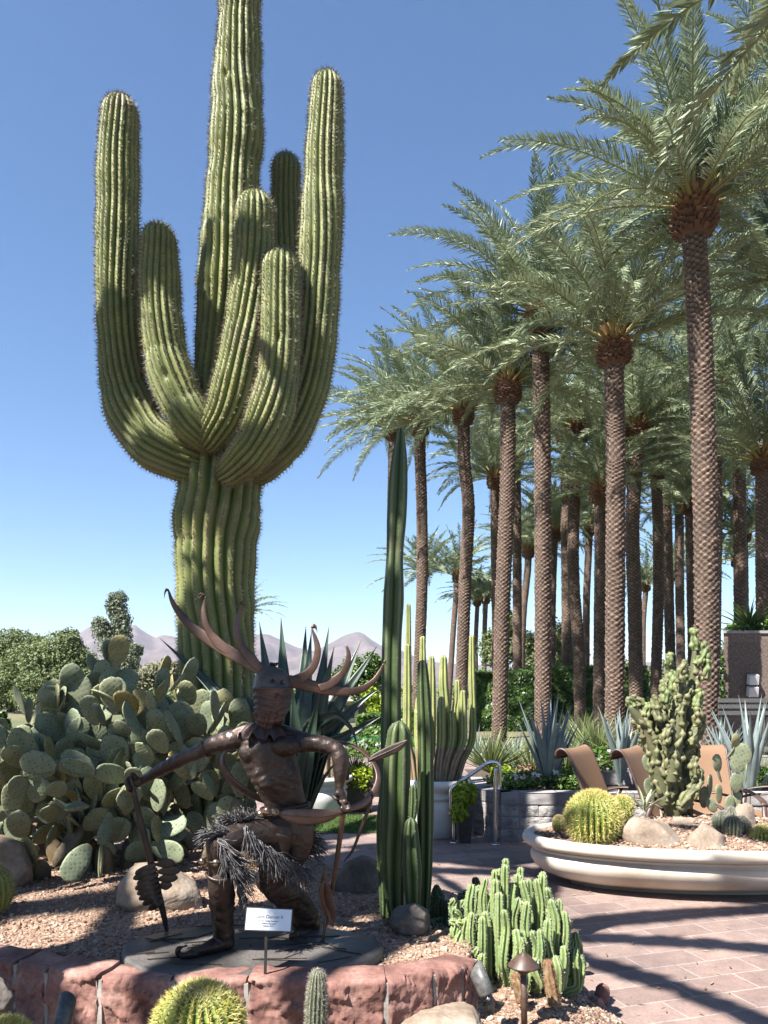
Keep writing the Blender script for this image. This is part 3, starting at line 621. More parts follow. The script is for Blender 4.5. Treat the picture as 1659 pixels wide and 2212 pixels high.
for (u,v0,v1,Y,w) in ((1192,2170,2085,3.22,15),(1122,2165,2110,3.2,13)):
    g=G(); a=P(u-8,v1,Y); b2=P(u+6,v0,Y); C,Nn,T,R=ribs(g,np.array([(*b2,px(w,Y)),(*((a+b2)/2),px(w,Y)),(*a,px(w*.8,Y))]),8,.3,.01,4,0,.1,3,sharp=.9); spines(g,C,Nn,T,1,.012,4,.002,1,3)
    o=part('dead_stem',g,[m_dead,m_dead],t); o['label']='dry brown dead stem'
cb2=np.array([.33,4.35,.2]); cb2[2]=bz(*cb2[:2])
t=thing('candelabra_cactus',cb2,'dark shaded clump of short spiky stems between the tall columns and the bright clump','cactus')
clump(t,42,cb2,(930,1030),lambda u:1868+abs(u-975)*.45,9,9,.7,[m_col,m_spine],6,.3)

# ---------------------------------------------------------------- barrel cacti
m_barrel=cactusmat('golden_barrel_skin',(.06,.10,.02),(.19,.27,.05),(.45,.42,.10),10)
m_gold=M('golden_spines',[(.2,(.62,.52,.10)),(.5,(.76,.68,.22)),(.8,(.86,.80,.42))],25,.6)
m_wool=M('pale_wool',[(.2,(.66,.56,.30)),(.8,(.82,.74,.52))],60,.95,[(120,.8,.01)])
m_tanspine=M('tan_spines',[(.2,(.40,.30,.15)),(.8,(.58,.46,.26))],40,.7)
m_greybar=cactusmat('grey_cactus_skin',(.06,.08,.05),(.13,.16,.10),(.30,.29,.22),10)
m_pinkspine=M('grey_spines',[(.2,(.30,.26,.22)),(.8,(.52,.46,.40))],40,.8)
def barrel(name, c, rx, rz, k, label, seed, sl=.03, mats=None, dens=5, grp=None, wd=.0026, wool=True, d=.17, step=None, spread=1.0, cat='cactus'):
    """c = centre of the body"""
    c=np.asarray(c,float); t=thing(name,(c[0],c[1],c[2]-rz*.92),label,cat,grp)
    m=26; a=np.linspace(-1.25,np.pi/2-.02,m); Pt=np.stack([np.full(m,c[0]),np.full(m,c[1]),c[2]+rz*np.sin(a)-np.where(a>1.2,(a-1.2)*rz*.12,0)],1); R=rx*np.cos(a)+1e-3
    n=k*8; th=np.arange(n)*2*np.pi/n; f=np.abs(np.sin(k*th/2)); pr=1-d+d*f**.8
    V,F=tube(Pt,R,n,(1,0,0),True,np.repeat(pr[None],m,0))
    g=G(); g.add(V,F,0,np.concatenate([np.repeat(f[None],m,0).ravel(),[1,1]])); part('body',g,[mats[0]],t)
    # areoles evenly along each rib
    st=step or rx*.11; aa=np.arange(-1.1,1.5,st/rz); r=np.random.default_rng(seed)
    tc=(np.arange(k)+.5)*2*np.pi/k
    A,TC=np.meshgrid(aa,tc,indexing='ij'); e=np.stack([np.cos(A)*np.cos(TC),np.cos(A)*np.sin(TC),np.sin(A)],-1).reshape(-1,3)
    C=c+e*[rx,rx,rz]; Nn=e/np.array([rx,rx,rz]); Nn/=np.linalg.norm(Nn,axis=1,keepdims=True)
    tt=np.stack([-np.sin(A)*np.cos(TC),-np.sin(A)*np.sin(TC),np.cos(A)],-1).reshape(-1,3)
    g=G(); spines(g,C[:,None],Nn[:,None],tt,1,sl,dens,wd,0,seed,spread); part('spines',g,[mats[1]],t)
    if wool:
        V,F=ball(c+[0,0,rz*.93],(rx*.30,rx*.30,rz*.09),20,10); V=V+.006*nz(V,30,seed)[:,None]
        g=G(); g.add(V,F); part('crown_wool',g,[m_wool],t)
    return t
GB=[m_barrel,m_gold]
c=P(430,2216,2.55); barrel('barrel_cactus',(c[0],c[1],c[2]-.008),.148,.142,26,'big golden barrel cactus in front of the red wall, cut off by the bottom edge',1,.03,GB,14,'golden barrel cacti',.003)
c=P(14,2262,2.45); barrel('barrel_cactus',c,.085,.085,20,'yellow spined barrel cactus just showing in the bottom left corner',2,.026,GB,8,'golden barrel cacti',.0022)
c=P(-28,1925,3.9); barrel('barrel_cactus',c,.125,.14,22,'dull green barrel cactus cut off by the left edge beside the prickly pear',3,.03,[m_barrel,m_tanspine],6,'golden barrel cacti',.0024)
# little hairy column in front of the wall
c=P(685,2098,2.72); t=thing('hairy_cactus',P(685,2240,2.72),'short slim hairy column cactus in front of the red wall','cactus')
g=G(); C,Nn,T,R=ribs(g,np.array([(*P(683,2260,2.72),px(22,2.72)),(*P(683,2200,2.72),px(23,2.72)),(*P(685,2150,2.72),px(22,2.72)),(*P(686,2112,2.72),px(17,2.72))]),15,.22,.008,6,0,.02,5)
part('stem',g,[m_greybar],t); g=G(); spines(g,C,Nn,T,1,.016,5,.0016,0,5); part('spines',g,[m_pinkspine],t)
# ---------------------------------------------------------------- agaves, yuccas, leafy things
def blade_leaf(g, Pt, W, up, fold=.28, thick=.006, mat=0, k=None, n=5):
    """channelled succulent leaf along Pt, half widths W; up = which way its channel opens"""
    T,N,B=frames(Pt,up); m=len(Pt)
    s=np.array([-1,-.55,0,.55,1.]); top=Pt[:,None]+B[:,None]*(s[None]*W[:,None])[...,None]+N[:,None]*((s**2)[None]*W[:,None]*fold*2)[...,None]
    bot=top-N[:,None]*((1-s**2*.9)[None]*(thick+W[:,None]*.22))[...,None]
    ring=np.concatenate([top,bot[:,::-1]],1); q=ring.shape[1]
    i=np.arange(m-1)[:,None]*q; j=np.arange(q)[None]; j2=(j+1)%q
    g.add(ring.reshape(-1,3),np.stack([i+j,i+j2,i+q+j2,i+q+j],-1).reshape(-1,4),mat,np.repeat(np.linspace(0,1,m),q) if k is None else k)
def succmat(name, a, b_, tip, sheen=.45):
    m,nt,b=nodes(name); c=coord(nt); n=tex(nt,'noise',7,c,5); n2=tex(nt,'noise',70,c,3)
    base=ramp(nt,n.outputs['Fac'],[(.3,a),(.7,b_)]); base=mixc(nt,ramp(nt,attr(nt),[(.93,(0,0,0)),(.99,(1,1,1))]),base,tip)
    base=mixc(nt,1.,base,ramp(nt,n2.outputs['Fac'],[(.3,(.88,.88,.88)),(.7,(1.1,1.1,1.1))]),'MULTIPLY')
    nt.links.new(base,b.inputs['Base Color']); b.inputs['Roughness'].default_value=sheen; return m
m_agave=succmat('dark_agave_skin',(.018,.04,.026),(.04,.078,.05),(.06,.03,.02),.38)
m_blue=succmat('blue_agave_skin',(.20,.265,.265),(.31,.375,.365),(.16,.12,.10),.55)
ab=P(618,1780,4.75); ab[2]=bz(ab[0],ab[1])
t=thing('agave',ab,'dark green agave with long pointed leaves spreading behind the bronze dancer','agave')
r=np.random.default_rng(3)
def agleaf(rows, w, Yt, parent, g=None, up=(0,.3,1)):
    pts=np.array([P(u,v,4.75+(Yt-4.75)*i/(len(rows)-1)) for i,(u,v) in enumerate(rows)]); pts[0]=ab+[(rows[0][0]-652)*.0012,0,.02]
    c=cr(pts,.03); L=np.linspace(0,1,len(c)); W=w*(.75+.5*np.sin(np.pi*np.clip(L*1.05,0,1))**.8*.7)*np.clip((1-L)*2.6,0.004,1)**.85
    blade_leaf(g,c,W,up,.3,.006)
LEAF=[([(640,1770),(590,1560),(560,1341)],.05,5.0),([(650,1770),(616,1560),(607,1332)],.055,5.05),([(645,1770),(603,1600),(571,1420)],.05,4.85),
 ([(655,1770),(650,1560),(661,1350)],.05,5.1),([(655,1770),(655,1570),(673,1362)],.052,4.9),([(660,1770),(680,1570),(711,1352)],.05,5.0),([(660,1770),(685,1580),(722,1396)],.052,4.7),
 ([(665,1770),(715,1560),(781,1381)],.05,5.0),([(660,1770),(705,1580),(814,1396)],.05,4.85),([(668,1775),(660,1640),(725,1570),(785,1512),(826,1484)],.052,4.8),
 ([(668,1775),(662,1655),(750,1590),(838,1538)],.05,4.75),([(660,1775),(655,1610),(715,1545),(758,1570),(774,1622)],.042,4.5),([(660,1780),(690,1700),(740,1630)],.016,4.6),
 ([(640,1775),(600,1640),(520,1480)],.05,5.1),([(640,1778),(570,1640),(470,1500),(345,1378)],.045,5.9),([(650,1778),(640,1640),(632,1480)],.055,4.7),([(655,1778),(660,1650),(690,1500)],.055,4.6),
 ([(645,1780),(600,1700),(540,1600)],.05,4.4)]
for rows,w,Yt in LEAF:
    g=G(); agleaf(rows,w,Yt,t,g,(0,-.8,.6)); part('leaf',g,[m_agave],t)

# ---------------------------------------------------------------- the bronze dancer
m_bronze,nt,b=nodes('bronze'); c=coord(nt); n1=tex(nt,'noise',5,c,6); n2=tex(nt,'noise',70,c,4); n3=tex(nt,'noise',22,c,5)
cc=ramp(nt,n1.outputs['Fac'],[(.3,(.024,.018,.016)),(.5,(.046,.032,.027)),(.7,(.085,.06,.05))])
cc=mixc(nt,ramp(nt,n2.outputs['Fac'],[(.60,(0,0,0)),(.72,(.45,.45,.45))]),cc,(.18,.12,.09))
nt.links.new(cc,b.inputs['Base Color']); b.inputs['Metallic'].default_value=.55
nt.links.new(ramp(nt,n3.outputs['Fac'],[(.3,(.36,)*3),(.7,(.56,)*3)]),b.inputs['Roughness'])
pv=bump(nt,b,n3.outputs['Fac'],.55,.010); bump(nt,b,n2.outputs['Fac'],.5,.004,pv)
m_hood=M('hood_bronze',[(.3,(.05,.03,.026)),(.5,(.085,.05,.043)),(.7,(.13,.082,.07))],8,.5,[(40,.4,.006),(120,.3,.002)],metal=.4)
m_dome=M('greyed_bronze',[(.3,(.06,.05,.045)),(.5,(.10,.085,.075)),(.7,(.15,.125,.11))],8,.45,[(40,.4,.006)],metal=.4)
m_blade=M('rust_brown_bronze',[(.25,(.07,.04,.031)),(.5,(.115,.066,.05)),(.75,(.17,.105,.082))],4,.42,[(30,.15,.004)],metal=.45,fine=(60,.15))
m_darkbr=M('dark_bronze',[(.3,(.030,.022,.018)),(.7,(.07,.048,.038))],12,.45,[(30,.4,.006)],metal=.4)
m_fringe,nt,b=nodes('fringe_bronze'); nt.links.new(ramp(nt,attr(nt),[(0,(.03,.029,.03)),(1,(.14,.132,.134))]),b.inputs['Base Color']); b.inputs['Metallic'].default_value=.35; b.inputs['Roughness'].default_value=.5
m_bell=M('polished_bronze',[(.3,(.20,.14,.10)),(.7,(.36,.27,.20))],14,.3,[(60,.2,.003)],metal=.8)
m_slab=M('bronze_base_plate',[(.25,(.065,.06,.058)),(.5,(.105,.097,.092)),(.75,(.16,.145,.137))],5,.5,[(14,.4,.012),(90,.3,.003)],metal=.25,fine=(110,.22))
SB=np.array([XZ(540,3.26),3.26,.485])
st=thing('statue',SB,'bronze sculpture of a hooded antlered dancer stepping forward with a staff in each hand','statue')
def S(rows):
    """rows of (u,v,r px,Y) -> points, radii in metres"""
    a=np.array(rows,float); return np.array([P(q[0],q[1],q[3]) for q in a]), a[:,2]*a[:,3]/FPX
def limb(g, rows, flat=1., step=.012, n=16):
    Pt,Rr=S(rows); c=cr(np.hstack([Pt,Rr[:,None]]),step); Rr=c[:,3]*.95
    g.add(*tube(c[:,:3],np.stack([Rr,Rr*flat],1) if flat!=1. else Rr,n,(0,-1,0) if flat==1. else (1,0,0)))
    for q in (0,-1): g.add(*ball(c[q,:3],(Rr[q],Rr[q]*flat if flat!=1 else Rr[q],Rr[q]),12,8))
def fuse(name, g, mats, parent, voxel=.005, smooth=5, disp=(), wrinkle=None):
    """one continuous surface from overlapping volumes"""
    me=g.mesh('tmp',[],(0,0,0)); o=link('tmp',me)
    md=o.modifiers.new('r','REMESH'); md.mode='VOXEL'; md.voxel_size=voxel; md.use_smooth_shade=True
    ms=o.modifiers.new('s','SMOOTH'); ms.iterations=smooth; ms.factor=.5
    dg=bpy.context.evaluated_depsgraph_get(); me2=bpy.data.meshes.new_from_object(o.evaluated_get(dg))
    bpy.data.objects.remove(o); bpy.data.meshes.remove(me)
    n=len(me2.vertices); V=np.empty(n*3,np.float32); me2.vertices.foreach_get('co',V); V=V.reshape(-1,3).astype(float)
    Nn=np.empty(n*3,np.float32); me2.vertex_normals.foreach_get('vector',Nn); Nn=Nn.reshape(-1,3)
    for (s,a,sd) in disp: V=V+Nn*(a*nz(V,s,sd))[:,None]
    if wrinkle is not None: V=V+Nn*wrinkle(V)[:,None]
    V=V-org(parent); me2.vertices.foreach_set('co',V.astype(np.float32).ravel()); me2.name=name
    me2.materials.clear()
    for m in mats: me2.materials.append(m)
    me2.polygons.foreach_set('use_smooth',np.ones(len(me2.polygons),bool)); me2.update()
    return link(name,me2,parent)
# base plate
g=G(); n=96; th=np.arange(n)*2*np.pi/n; rr=1+.02*np.sin(3*th+1)+.015*np.sin(5*th); rings=[]
for f,z in ((1.0,.42),(1.0,.493),(.985,.503),(.96,.507),(.7,.509),(.35,.510),(.02,.511)):
    rings.append(np.stack([SB[0]+.555*f*rr*np.cos(th),3.27+.335*f*rr*np.sin(th),np.full(n,z)],1))
V=np.vstack(rings); V[:,2]+=np.where(V[:,2]>.505,.003*nz(V,4,9),0); k=len(rings); i=np.arange(k-1)[:,None]*n; j=np.arange(n)[None]; j2=(j+1)%n
g.add(V,np.stack([i+j,i+j2,i+n+j2,i+n+j],-1).reshape(-1,4))
r=np.random.default_rng(8)                       # incised lines, raised a little like the casting's seams
for _ in range(46):
    a=r.uniform(0,6.28); q=r.uniform(.25,.93); x=SB[0]+.55*q*math.cos(a); y=3.27+.33*q*math.sin(a); l=r.uniform(.03,.11); an=r.normal(.4,.8)
    if abs(x-(-.55))<.12 and y<3.2: continue
    g.add(*bar((x-l*math.cos(an),y-l*math.sin(an)*.6,.5118),(x+l*math.cos(an),y+l*math.sin(an)*.6,.5118),.0022,.004,(0,0,1)),mat=1,smooth=False)
part('base_plate',g,[m_slab,m_darkbr],st)
# body: torso, neck, arms with hands, legs
g=G()
T_=[(622,1800,54,3.29),(620,1765,52,3.28),(617,1738,47,3.27),(607,1705,51,3.26),(596,1675,57,3.25),(582,1640,62,3.25),(574,1612,64,3.26),(572,1592,50,3.27),(574,1576,30,3.28)]
limb(g,T_,.72)
limb(g,[(574,1585,26,3.27),(577,1545,24,3.25),(582,1515,25,3.24)])
limb(g,[(535,1592,24,3.27),(500,1598,24,3.25)]); limb(g,[(610,1590,26,3.26),(650,1604,25,3.23)])     # shoulder girdle
g.add(*ball(P(548,1625,3.21),(.066,.040,.046))); g.add(*ball(P(617,1612,3.19),(.07,.042,.044)))       # chest
g.add(*ball(P(578,1690,3.185),(.04,.02,.03))); g.add(*ball(P(560,1668,3.2),(.03,.03,.05)))
limb(g,[(500,1598,23,3.25),(470,1606,21,3.27),(438,1620,17.5,3.3),(405,1634,15.5,3.33),(372,1650,15,3.36),(345,1664,14,3.39),(322,1678,10.5,3.42),(304,1689,8.5,3.44)])
limb(g,[(650,1604,23,3.23),(672,1605,20,3.22),(700,1609,19,3.21),(726,1619,18,3.2),(734,1640,18,3.19),(735,1668,16,3.19),(734,1690,11.5,3.19),(733,1706,9.5,3.19)])
def hand(g, wrist, knuck, side, curl, Yh, n=4, r0=4.6):
    """palm from wrist to knuckles (px), four bent fingers spread along side, closing along curl, and a thumb"""
    w=np.array(wrist,float); kn=np.array(knuck,float); sd=np.array(side,float)
    Pt,Rr=S([(*w,9,Yh),(*(w*.5+kn*.5),10.5,Yh),(*kn,10,Yh)]); g.add(*tube(Pt,np.stack([Rr*1.15,Rr*.75],1),14,(1,0,0)))
    for i in range(n):
        o=sd*(i-(n-1)/2); L=[.92,1.0,.96,.78][i]; b_=kn+o; dr=np.array(curl[0])*L; d2=np.array(curl[1])*L; d3=np.array(curl[2])*L
        limb(g,[(*b_,r0,Yh-.006*i),(*(b_+dr),r0*.95,Yh-.028),(*(b_+dr+d2),r0*.88,Yh-.042),(*(b_+dr+d2+d3),r0*.7,Yh-.022)],n=10,step=.006)
    th=w*.55+kn*.45; s=np.sign(sd[0]) if abs(sd[0])>.1 else 1
    limb(g,[(*(th-sd*1.4),r0*1.3,Yh-.01),(*(th-sd*3.0+np.array(curl[0])*.5),r0*1.1,Yh-.03),(*(th-sd*2.6+np.array(curl[0])*1.25),r0*.8,Yh-.045)],n=10,step=.006)
hand(g,(733,1706),(740,1733),(6.2,1.0),((6,9),(2,10),(-7,5)),3.185)
hand(g,(304,1689),(286,1691),(1.2,6.),((-9,-1),(-4,9),(8,6)),3.43)
# legs
limb(g,[(606,1795,46,3.27),(572,1796,44,3.22),(530,1803,38,3.15),(495,1813,33,3.10),(470,1824,29,3.07)])
limb(g,[(470,1826,28,3.07),(474,1870,26,3.10),(478,1905,27,3.13),(479,1950,24,3.17),(480,2000,19,3.21),(484,2030,18,3.225)])
limb(g,[(638,1800,46,3.33),(622,1845,42,3.33),(596,1880,36,3.32),(582,1900,33,3.31)])
limb(g,[(582,1902,31,3.31),(612,1925,33,3.38),(640,1955,32,3.46),(660,1985,26,3.52),(668,2008,20,3.53)])
limb(g,[(668,2006,19,3.53),(655,2016,14,3.47),(640,2018,10,3.40)])
fuse('body',g,[m_bronze],st,.0045,5,[(14,.0024,2),(45,.0014,5)],lambda V: np.where((V[:,2]>1.18)&(V[:,2]<1.36)&(np.abs(V[:,0]+.45)<.17),.0013*np.sin((V[:,2]+.5*np.abs(V[:,0]+.45))*170+4*nz(V,5,3))*np.clip(1.33-V[:,2],0,.1)*12,0))
# boots
def boot(name, rows, folds, foot, parent, cuff):
    g=G(); limb(g,rows); 
    for f in foot: limb(g,f)
    Pt,Rr=S(rows)
    return fuse(name,g,[m_bronze],parent,.0045,4,[(30,.002,4)],lambda V: np.where(V[:,2]<folds[0],.0022*np.sin(V[:,2]*120+9.*nz(V,6,3)+V[:,0]*70)+.0035*nz(V,20,9)*np.clip((V[:,2]-folds[1])/.05,0,1),.0022*nz(V,18,6)))
zf=P(480,1952,3.16)[2]; zb=P(480,2025,3.19)[2]
boot('boot',[(477,1893,30,3.11),(478,1915,30,3.12),(480,1945,29,3.16),(481,1975,26,3.19),(483,2010,24,3.215),(484,2032,22,3.225)],(zf,zb),
     [[(488,2034,20,3.23),(462,2043,17,3.19),(432,2054,13,3.15),(408,2062,9.5,3.12),(392,2064,7,3.11),(383,2057,5.5,3.105),(388,2048,4.5,3.105),(403,2043,2.5,3.11)],[(492,2038,15,3.24),(470,2048,12,3.19),(436,2060,8,3.15)]],st,None)
boot('boot',[(596,1914,33,3.345),(616,1930,35,3.39),(640,1955,35,3.46),(660,1983,31,3.52),(668,2003,25,3.53)],(.70,.54),[[(668,2008,19,3.53),(650,2020,13,3.45),(630,2022,7,3.36)]],st,None)
g=G(); Pt,_=S([(477,1890,31,3.11)]); th=np.linspace(0,2*np.pi,40,endpoint=False); R0=px(31.5,3.11)
ringp=np.stack([Pt[0,0]+R0*np.cos(th),Pt[0,1]+R0*np.sin(th),Pt[0,2]+.008*np.sin(2*th+1.2)],1); ringp=np.vstack([ringp,ringp[:1]])
g.add(*tube(ringp,.0055,8,(0,0,1),False)); part('boot_cuff',g,[m_bronze],st)
# hood
def hood():
    g=G(); rows=[(592,1438,1,20),(591,1442,18,0),(590,1450,28,0),(589,1462,36,0),(588,1478,40,0),(588,1495,41,0),(588,1512,40,0),(586,1528,38,0),(583,1540,36,0),(580,1552,31,0),(577,1562,24,0),(575,1572,14,0),(574,1583,3,0)]
    Y=3.22; pts=np.array([(*P(u,v,Y-(.0 if v<1540 else .03*(v-1540)/40)),px(r_,Y)) for u,v,r_,_ in rows]); c=cr(pts,.0026)
    Rr=np.maximum(c[:,3],.0008); n=120; V,F=tube(c[:,:3],np.stack([Rr*1.05,Rr],1),n,(0,-1,0)); k=len(c)
    ctr=np.vstack([np.repeat(c[:,:3],n,0),c[:1,:3],c[-1:,:3]]); Nn=V-ctr; Nn/=np.linalg.norm(Nn,axis=1,keepdims=True)+1e-9
    v_=HYP-(V[:,2]-CAMZ)/Y*FPX; u_=CXP+V[:,0]/Y*FPX
    q=V.copy(); warp=.5*nz(q,5,14)+.03*(u_-588)*.5
    fold=np.clip((v_-1486)/14,0,1)*(.0026*np.sin(v_*.50+6*warp+np.abs(u_-597)*.16+2*nz(q,6,8))+.0035*nz(q,13,5)+.002*nz(q,30,6))
    fold+=np.clip((v_-1532)/12,0,1)*.006*np.sin(u_*.42+v_*.12+2*nz(q,7,8))
    fold+=np.where(v_<1486,.001*nz(q,30,2),0)
    fold+=.006*np.exp(-((v_-1487)/2.5)**2)                         # hem of the cloth over the dome
    front=V[:,1]<Y
    for (eu,ev,er,dp) in ((595,1471,3.6,.016),(614,1474,3.2,.014),(604,1503,4.6,.014),(601,1519,3,.006)):
        fold-=np.where(front,dp*np.exp(-(((u_-eu)**2+(v_-ev)**2)/er**2)),0)
    fold+=np.where(front,.012*np.exp(-(((u_-607)/9)**2+((v_-1494)/10)**2)),0)   # nose bulge
    V=V+Nn*fold[:,None]; dome=np.concatenate([np.repeat(c[:,2]>P(0,1487,Y)[2],n),[True,False]])
    Q=F[0]; dm=dome[Q].all(1); g.add(V,[Q[~dm],F[1]],0); g2=G(); g2.add(V,[Q[dm]],0); return g,g2
hg,hg2=hood(); hd=part('hood',hg,[m_hood],st); part('hood_dome',hg2,[m_dome],hd)
g=G()
for (eu,ev,r_) in ((595,1471,3.2),(613.5,1474.5,2.8),(604,1503,3.6)): g.add(*ball(P(eu,ev,3.158 if ev<1490 else 3.152),(px(r_,3.2),.004,px(r_,3.2)),12,8))
part('eye_hole',g,[m_darkbr],hd)
g=G(); r=np.random.default_rng(2)
for k in range(11):
    a=r.uniform(0,6.28); p=P(592,1441,3.22); q=p+np.array([.02*math.cos(a)+.002,.02*math.sin(a),r.uniform(.008,.018)]); g.add(*tube(cr([p,(p+q)/2+[0,0,.008],q],.005),[.0045]*len(cr([p,(p+q)/2+[0,0,.008],q],.005)),6))
part('tuft',g,[m_hood],hd)
# ruffled collar
g=G(); n=160; m=14; th=np.linspace(0,2*np.pi,n,endpoint=False); cpt=P(572,1566,3.255); rows=[]
for i in range(m):
    s=i/(m-1); rad=.052+.062*s; z=.012-.045*s-.012*s*s
    rf=1+.10*s*np.sin(9*th+2*s)+.06*s*np.sin(17*th+1); zz=z+s*(.010*np.sin(11*th+3*s)+.007*np.sin(19*th))-.012*np.cos(th)*s
    rows.append(np.stack([cpt[0]+rad*rf*np.cos(th)*1.05,cpt[1]+rad*rf*np.sin(th)*.9,cpt[2]+zz],1))
V=np.vstack(rows); i=np.arange(m-1)[:,None]*n; j=np.arange(n)[None]; j2=(j+1)%n; Q=np.stack([i+j,i+j2,i+n+j2,i+n+j],-1).reshape(-1,4)
V2=V-[0,0,.004]; g.add(np.vstack([V,V2]),[Q,Q[:,::-1]+len(V)]); part('collar',g,[m_hood],st)
# antlers: flat bronze blades
def blade(g, rows, thick=.007, step=.008, n=12, mat=0):
    Pt,Rr=S(rows); c=cr(np.hstack([Pt,Rr[:,None]]),step); Rr=np.maximum(c[:,3]*.86,.0008)
    T=c[1,:3]-c[0,:3]; n0=np.cross(T,(0,1,0)); n0/=np.linalg.norm(n0)
    sq=np.abs(np.cos(np.arange(n)*2*np.pi/n))
    g.add(*tube(c[:,:3],np.stack([Rr,np.minimum(Rr,thick/2)],1),n,n0),mat=mat)
def curl(g,u,v,Y,sg,rr):
    r=np.random.default_rng(rr)
    for k in range(5):
        p=P(u,v,Y); pts=[p,p+[sg*.012,r.normal(0,.004),.008+r.normal(0,.004)],p+[sg*.026,r.normal(0,.005),.004+r.normal(0,.006)],p+[sg*.034,0,-.012+r.normal(0,.006)]]
        c=cr(pts,.005); g.add(*tube(c,np.linspace(.0045,.001,len(c)),6))
g=G(); A=3.25
blade(g,[(580,1462,12,A),(568,1450,15,A),(540,1432,17,A+.01),(505,1413,16,A+.02),(470,1393,15.5,A+.03),(435,1370,13,A+.04),(405,1345,10.5,A+.05),(383,1318,8,A+.06),(371,1297,5.5,A+.06),(365,1279,3,A+.07)])
blade(g,[(505,1415,10,A+.02),(475,1392,13,A+.025),(456,1370,9.5,A+.03),(445,1350,8.5,A+.03),(440,1325,7,A+.035),(441,1305,4.5,A+.04),(445,1288,2,A+.04)])
blade(g,[(568,1452,10,A),(540,1420,13,A),(521,1395,10,A+.005),(512,1368,9.5,A+.01),(512,1345,8,A+.015),(518,1325,5.5,A+.02),(530,1306,2,A+.02)])
curl(g,365,1278,A+.07,-.6,1); curl(g,444,1287,A+.04,-1,2); curl(g,529,1306,A+.02,-.8,3); part('antler',g,[m_blade],st)
g=G()
blade(g,[(610,1470,15,A),(640,1474,16,A+.02),(676,1483,15.5,A+.05),(720,1491,14,A+.08),(755,1494,10,A+.1),(785,1487,9,A+.12),(808,1470,6.5,A+.13),(821,1450,4.5,A+.14),(829,1433,2,A+.14)])
blade(g,[(630,1472,12,A+.02),(655,1462,13,A+.03),(674,1444,10,A+.03),(684,1422,9,A+.03),(686,1400,8,A+.03),(681,1378,5.5,A+.03),(673,1357,2,A+.03)])
blade(g,[(690,1487,10,A+.05),(716,1475,12,A+.07),(738,1456,9,A+.08),(750,1434,8,A+.08),(753,1412,5.5,A+.08),(748,1394,2,A+.08)])
curl(g,673,1356,A+.03,.7,4); curl(g,829,1432,A+.14,.3,5); part('antler',g,[m_blade],st)
# belt, bells, feathers, fringe
g=G(); th=np.linspace(0,2*np.pi,60); cb_=P(616,1741,3.265)
for dz in (0,-.012):
    rp=np.stack([cb_[0]+.103*np.cos(th),cb_[1]+.078*np.sin(th),cb_[2]+dz+.012*np.cos(th)],1); g.add(*tube(rp,.0055,8,(0,0,1),False))
part('belt',g,[m_bronze],st)
for (u,v,Y,rr) in ((563,1759,3.17,9.5),(577,1752,3.16,10),(593,1753,3.15,10.5),(437,1861,3.05,8.5),(467,1864,3.045,9.5),(497,1861,3.06,8.5),(618,1858,3.17,6.5)):
    g=G(); V,F=ball(P(u,v,Y),px(rr,Y),24,18); z=(V[:,2]-P(u,v,Y)[2])/px(rr,Y); V=V-(V-P(u,v,Y))*(.12*np.exp(-(z/.09)**2))[:,None]; g.add(V,F); part('bell',g,[m_bell],st)
g=G(); kp=P(470,1858,3.07); th=np.linspace(0,2*np.pi,40); rp=np.stack([kp[0]+.060*np.cos(th),kp[1]+.02+.062*np.sin(th),kp[2]+0*th],1); g.add(*tube(rp,.003,6,(0,0,1),False)); part('bell_cord',g,[m_darkbr],st)
def feather(name, rows, thick, mat=m_blade, q=.8):
    g=G(); blade(g,rows,thick); Pt,Rr=S(rows); c=cr(Pt,.01); g.add(*tube(c-[0,thick*.5,0],np.linspace(.0035,.0015,len(c)),6)); r=np.random.default_rng(len(rows))
    return part(name,g,[mat],st)
feather('feather',[(603,1757,4,3.12),(615,1760,14,3.11),(640,1763,19,3.105),(670,1764,20,3.11),(700,1763,17,3.12),(722,1758,11,3.13),(740,1753,4,3.15)],.012)
feather('feather',[(796,1644,3,3.3),(808,1637,9,3.3),(830,1627,11.5,3.3),(852,1617,12,3.3),(870,1607,8,3.3),(880,1598,1.5,3.3)],.008,m_darkbr)
feather('feather',[(745,1622,4,3.3),(747,1640,9,3.3),(748,1665,10,3.3),(750,1685,4,3.3)],.008,m_darkbr)
# hoop passing behind the back
g=G(); H=[(752,1748,7,3.24),(780,1738,9,3.27),(803,1718,9,3.31),(816,1690,8.5,3.35),(815,1665,8.5,3.38),(800,1638,8.5,3.41),(775,1618,9,3.43),(745,1606,9,3.44),(700,1600,9,3.46),(640,1590,9,3.47),(570,1588,9,3.46),(515,1602,9,3.44),(485,1628,10,3.42),(482,1655,12,3.40),(500,1685,13,3.38),(530,1708,13,3.37),(570,1728,12,3.37),(630,1745,10,3.36),(660,1750,8,3.35)]
blade(g,H,.014); part('hoop',g,[m_blade],st)
g=G(); blade(g,[(805,1716,3,3.3),(795,1750,4.5,3.3),(780,1790,4,3.31),(762,1836,3.5,3.31),(744,1860,2,3.31)],.006); part('strap',g,[m_darkbr],st)
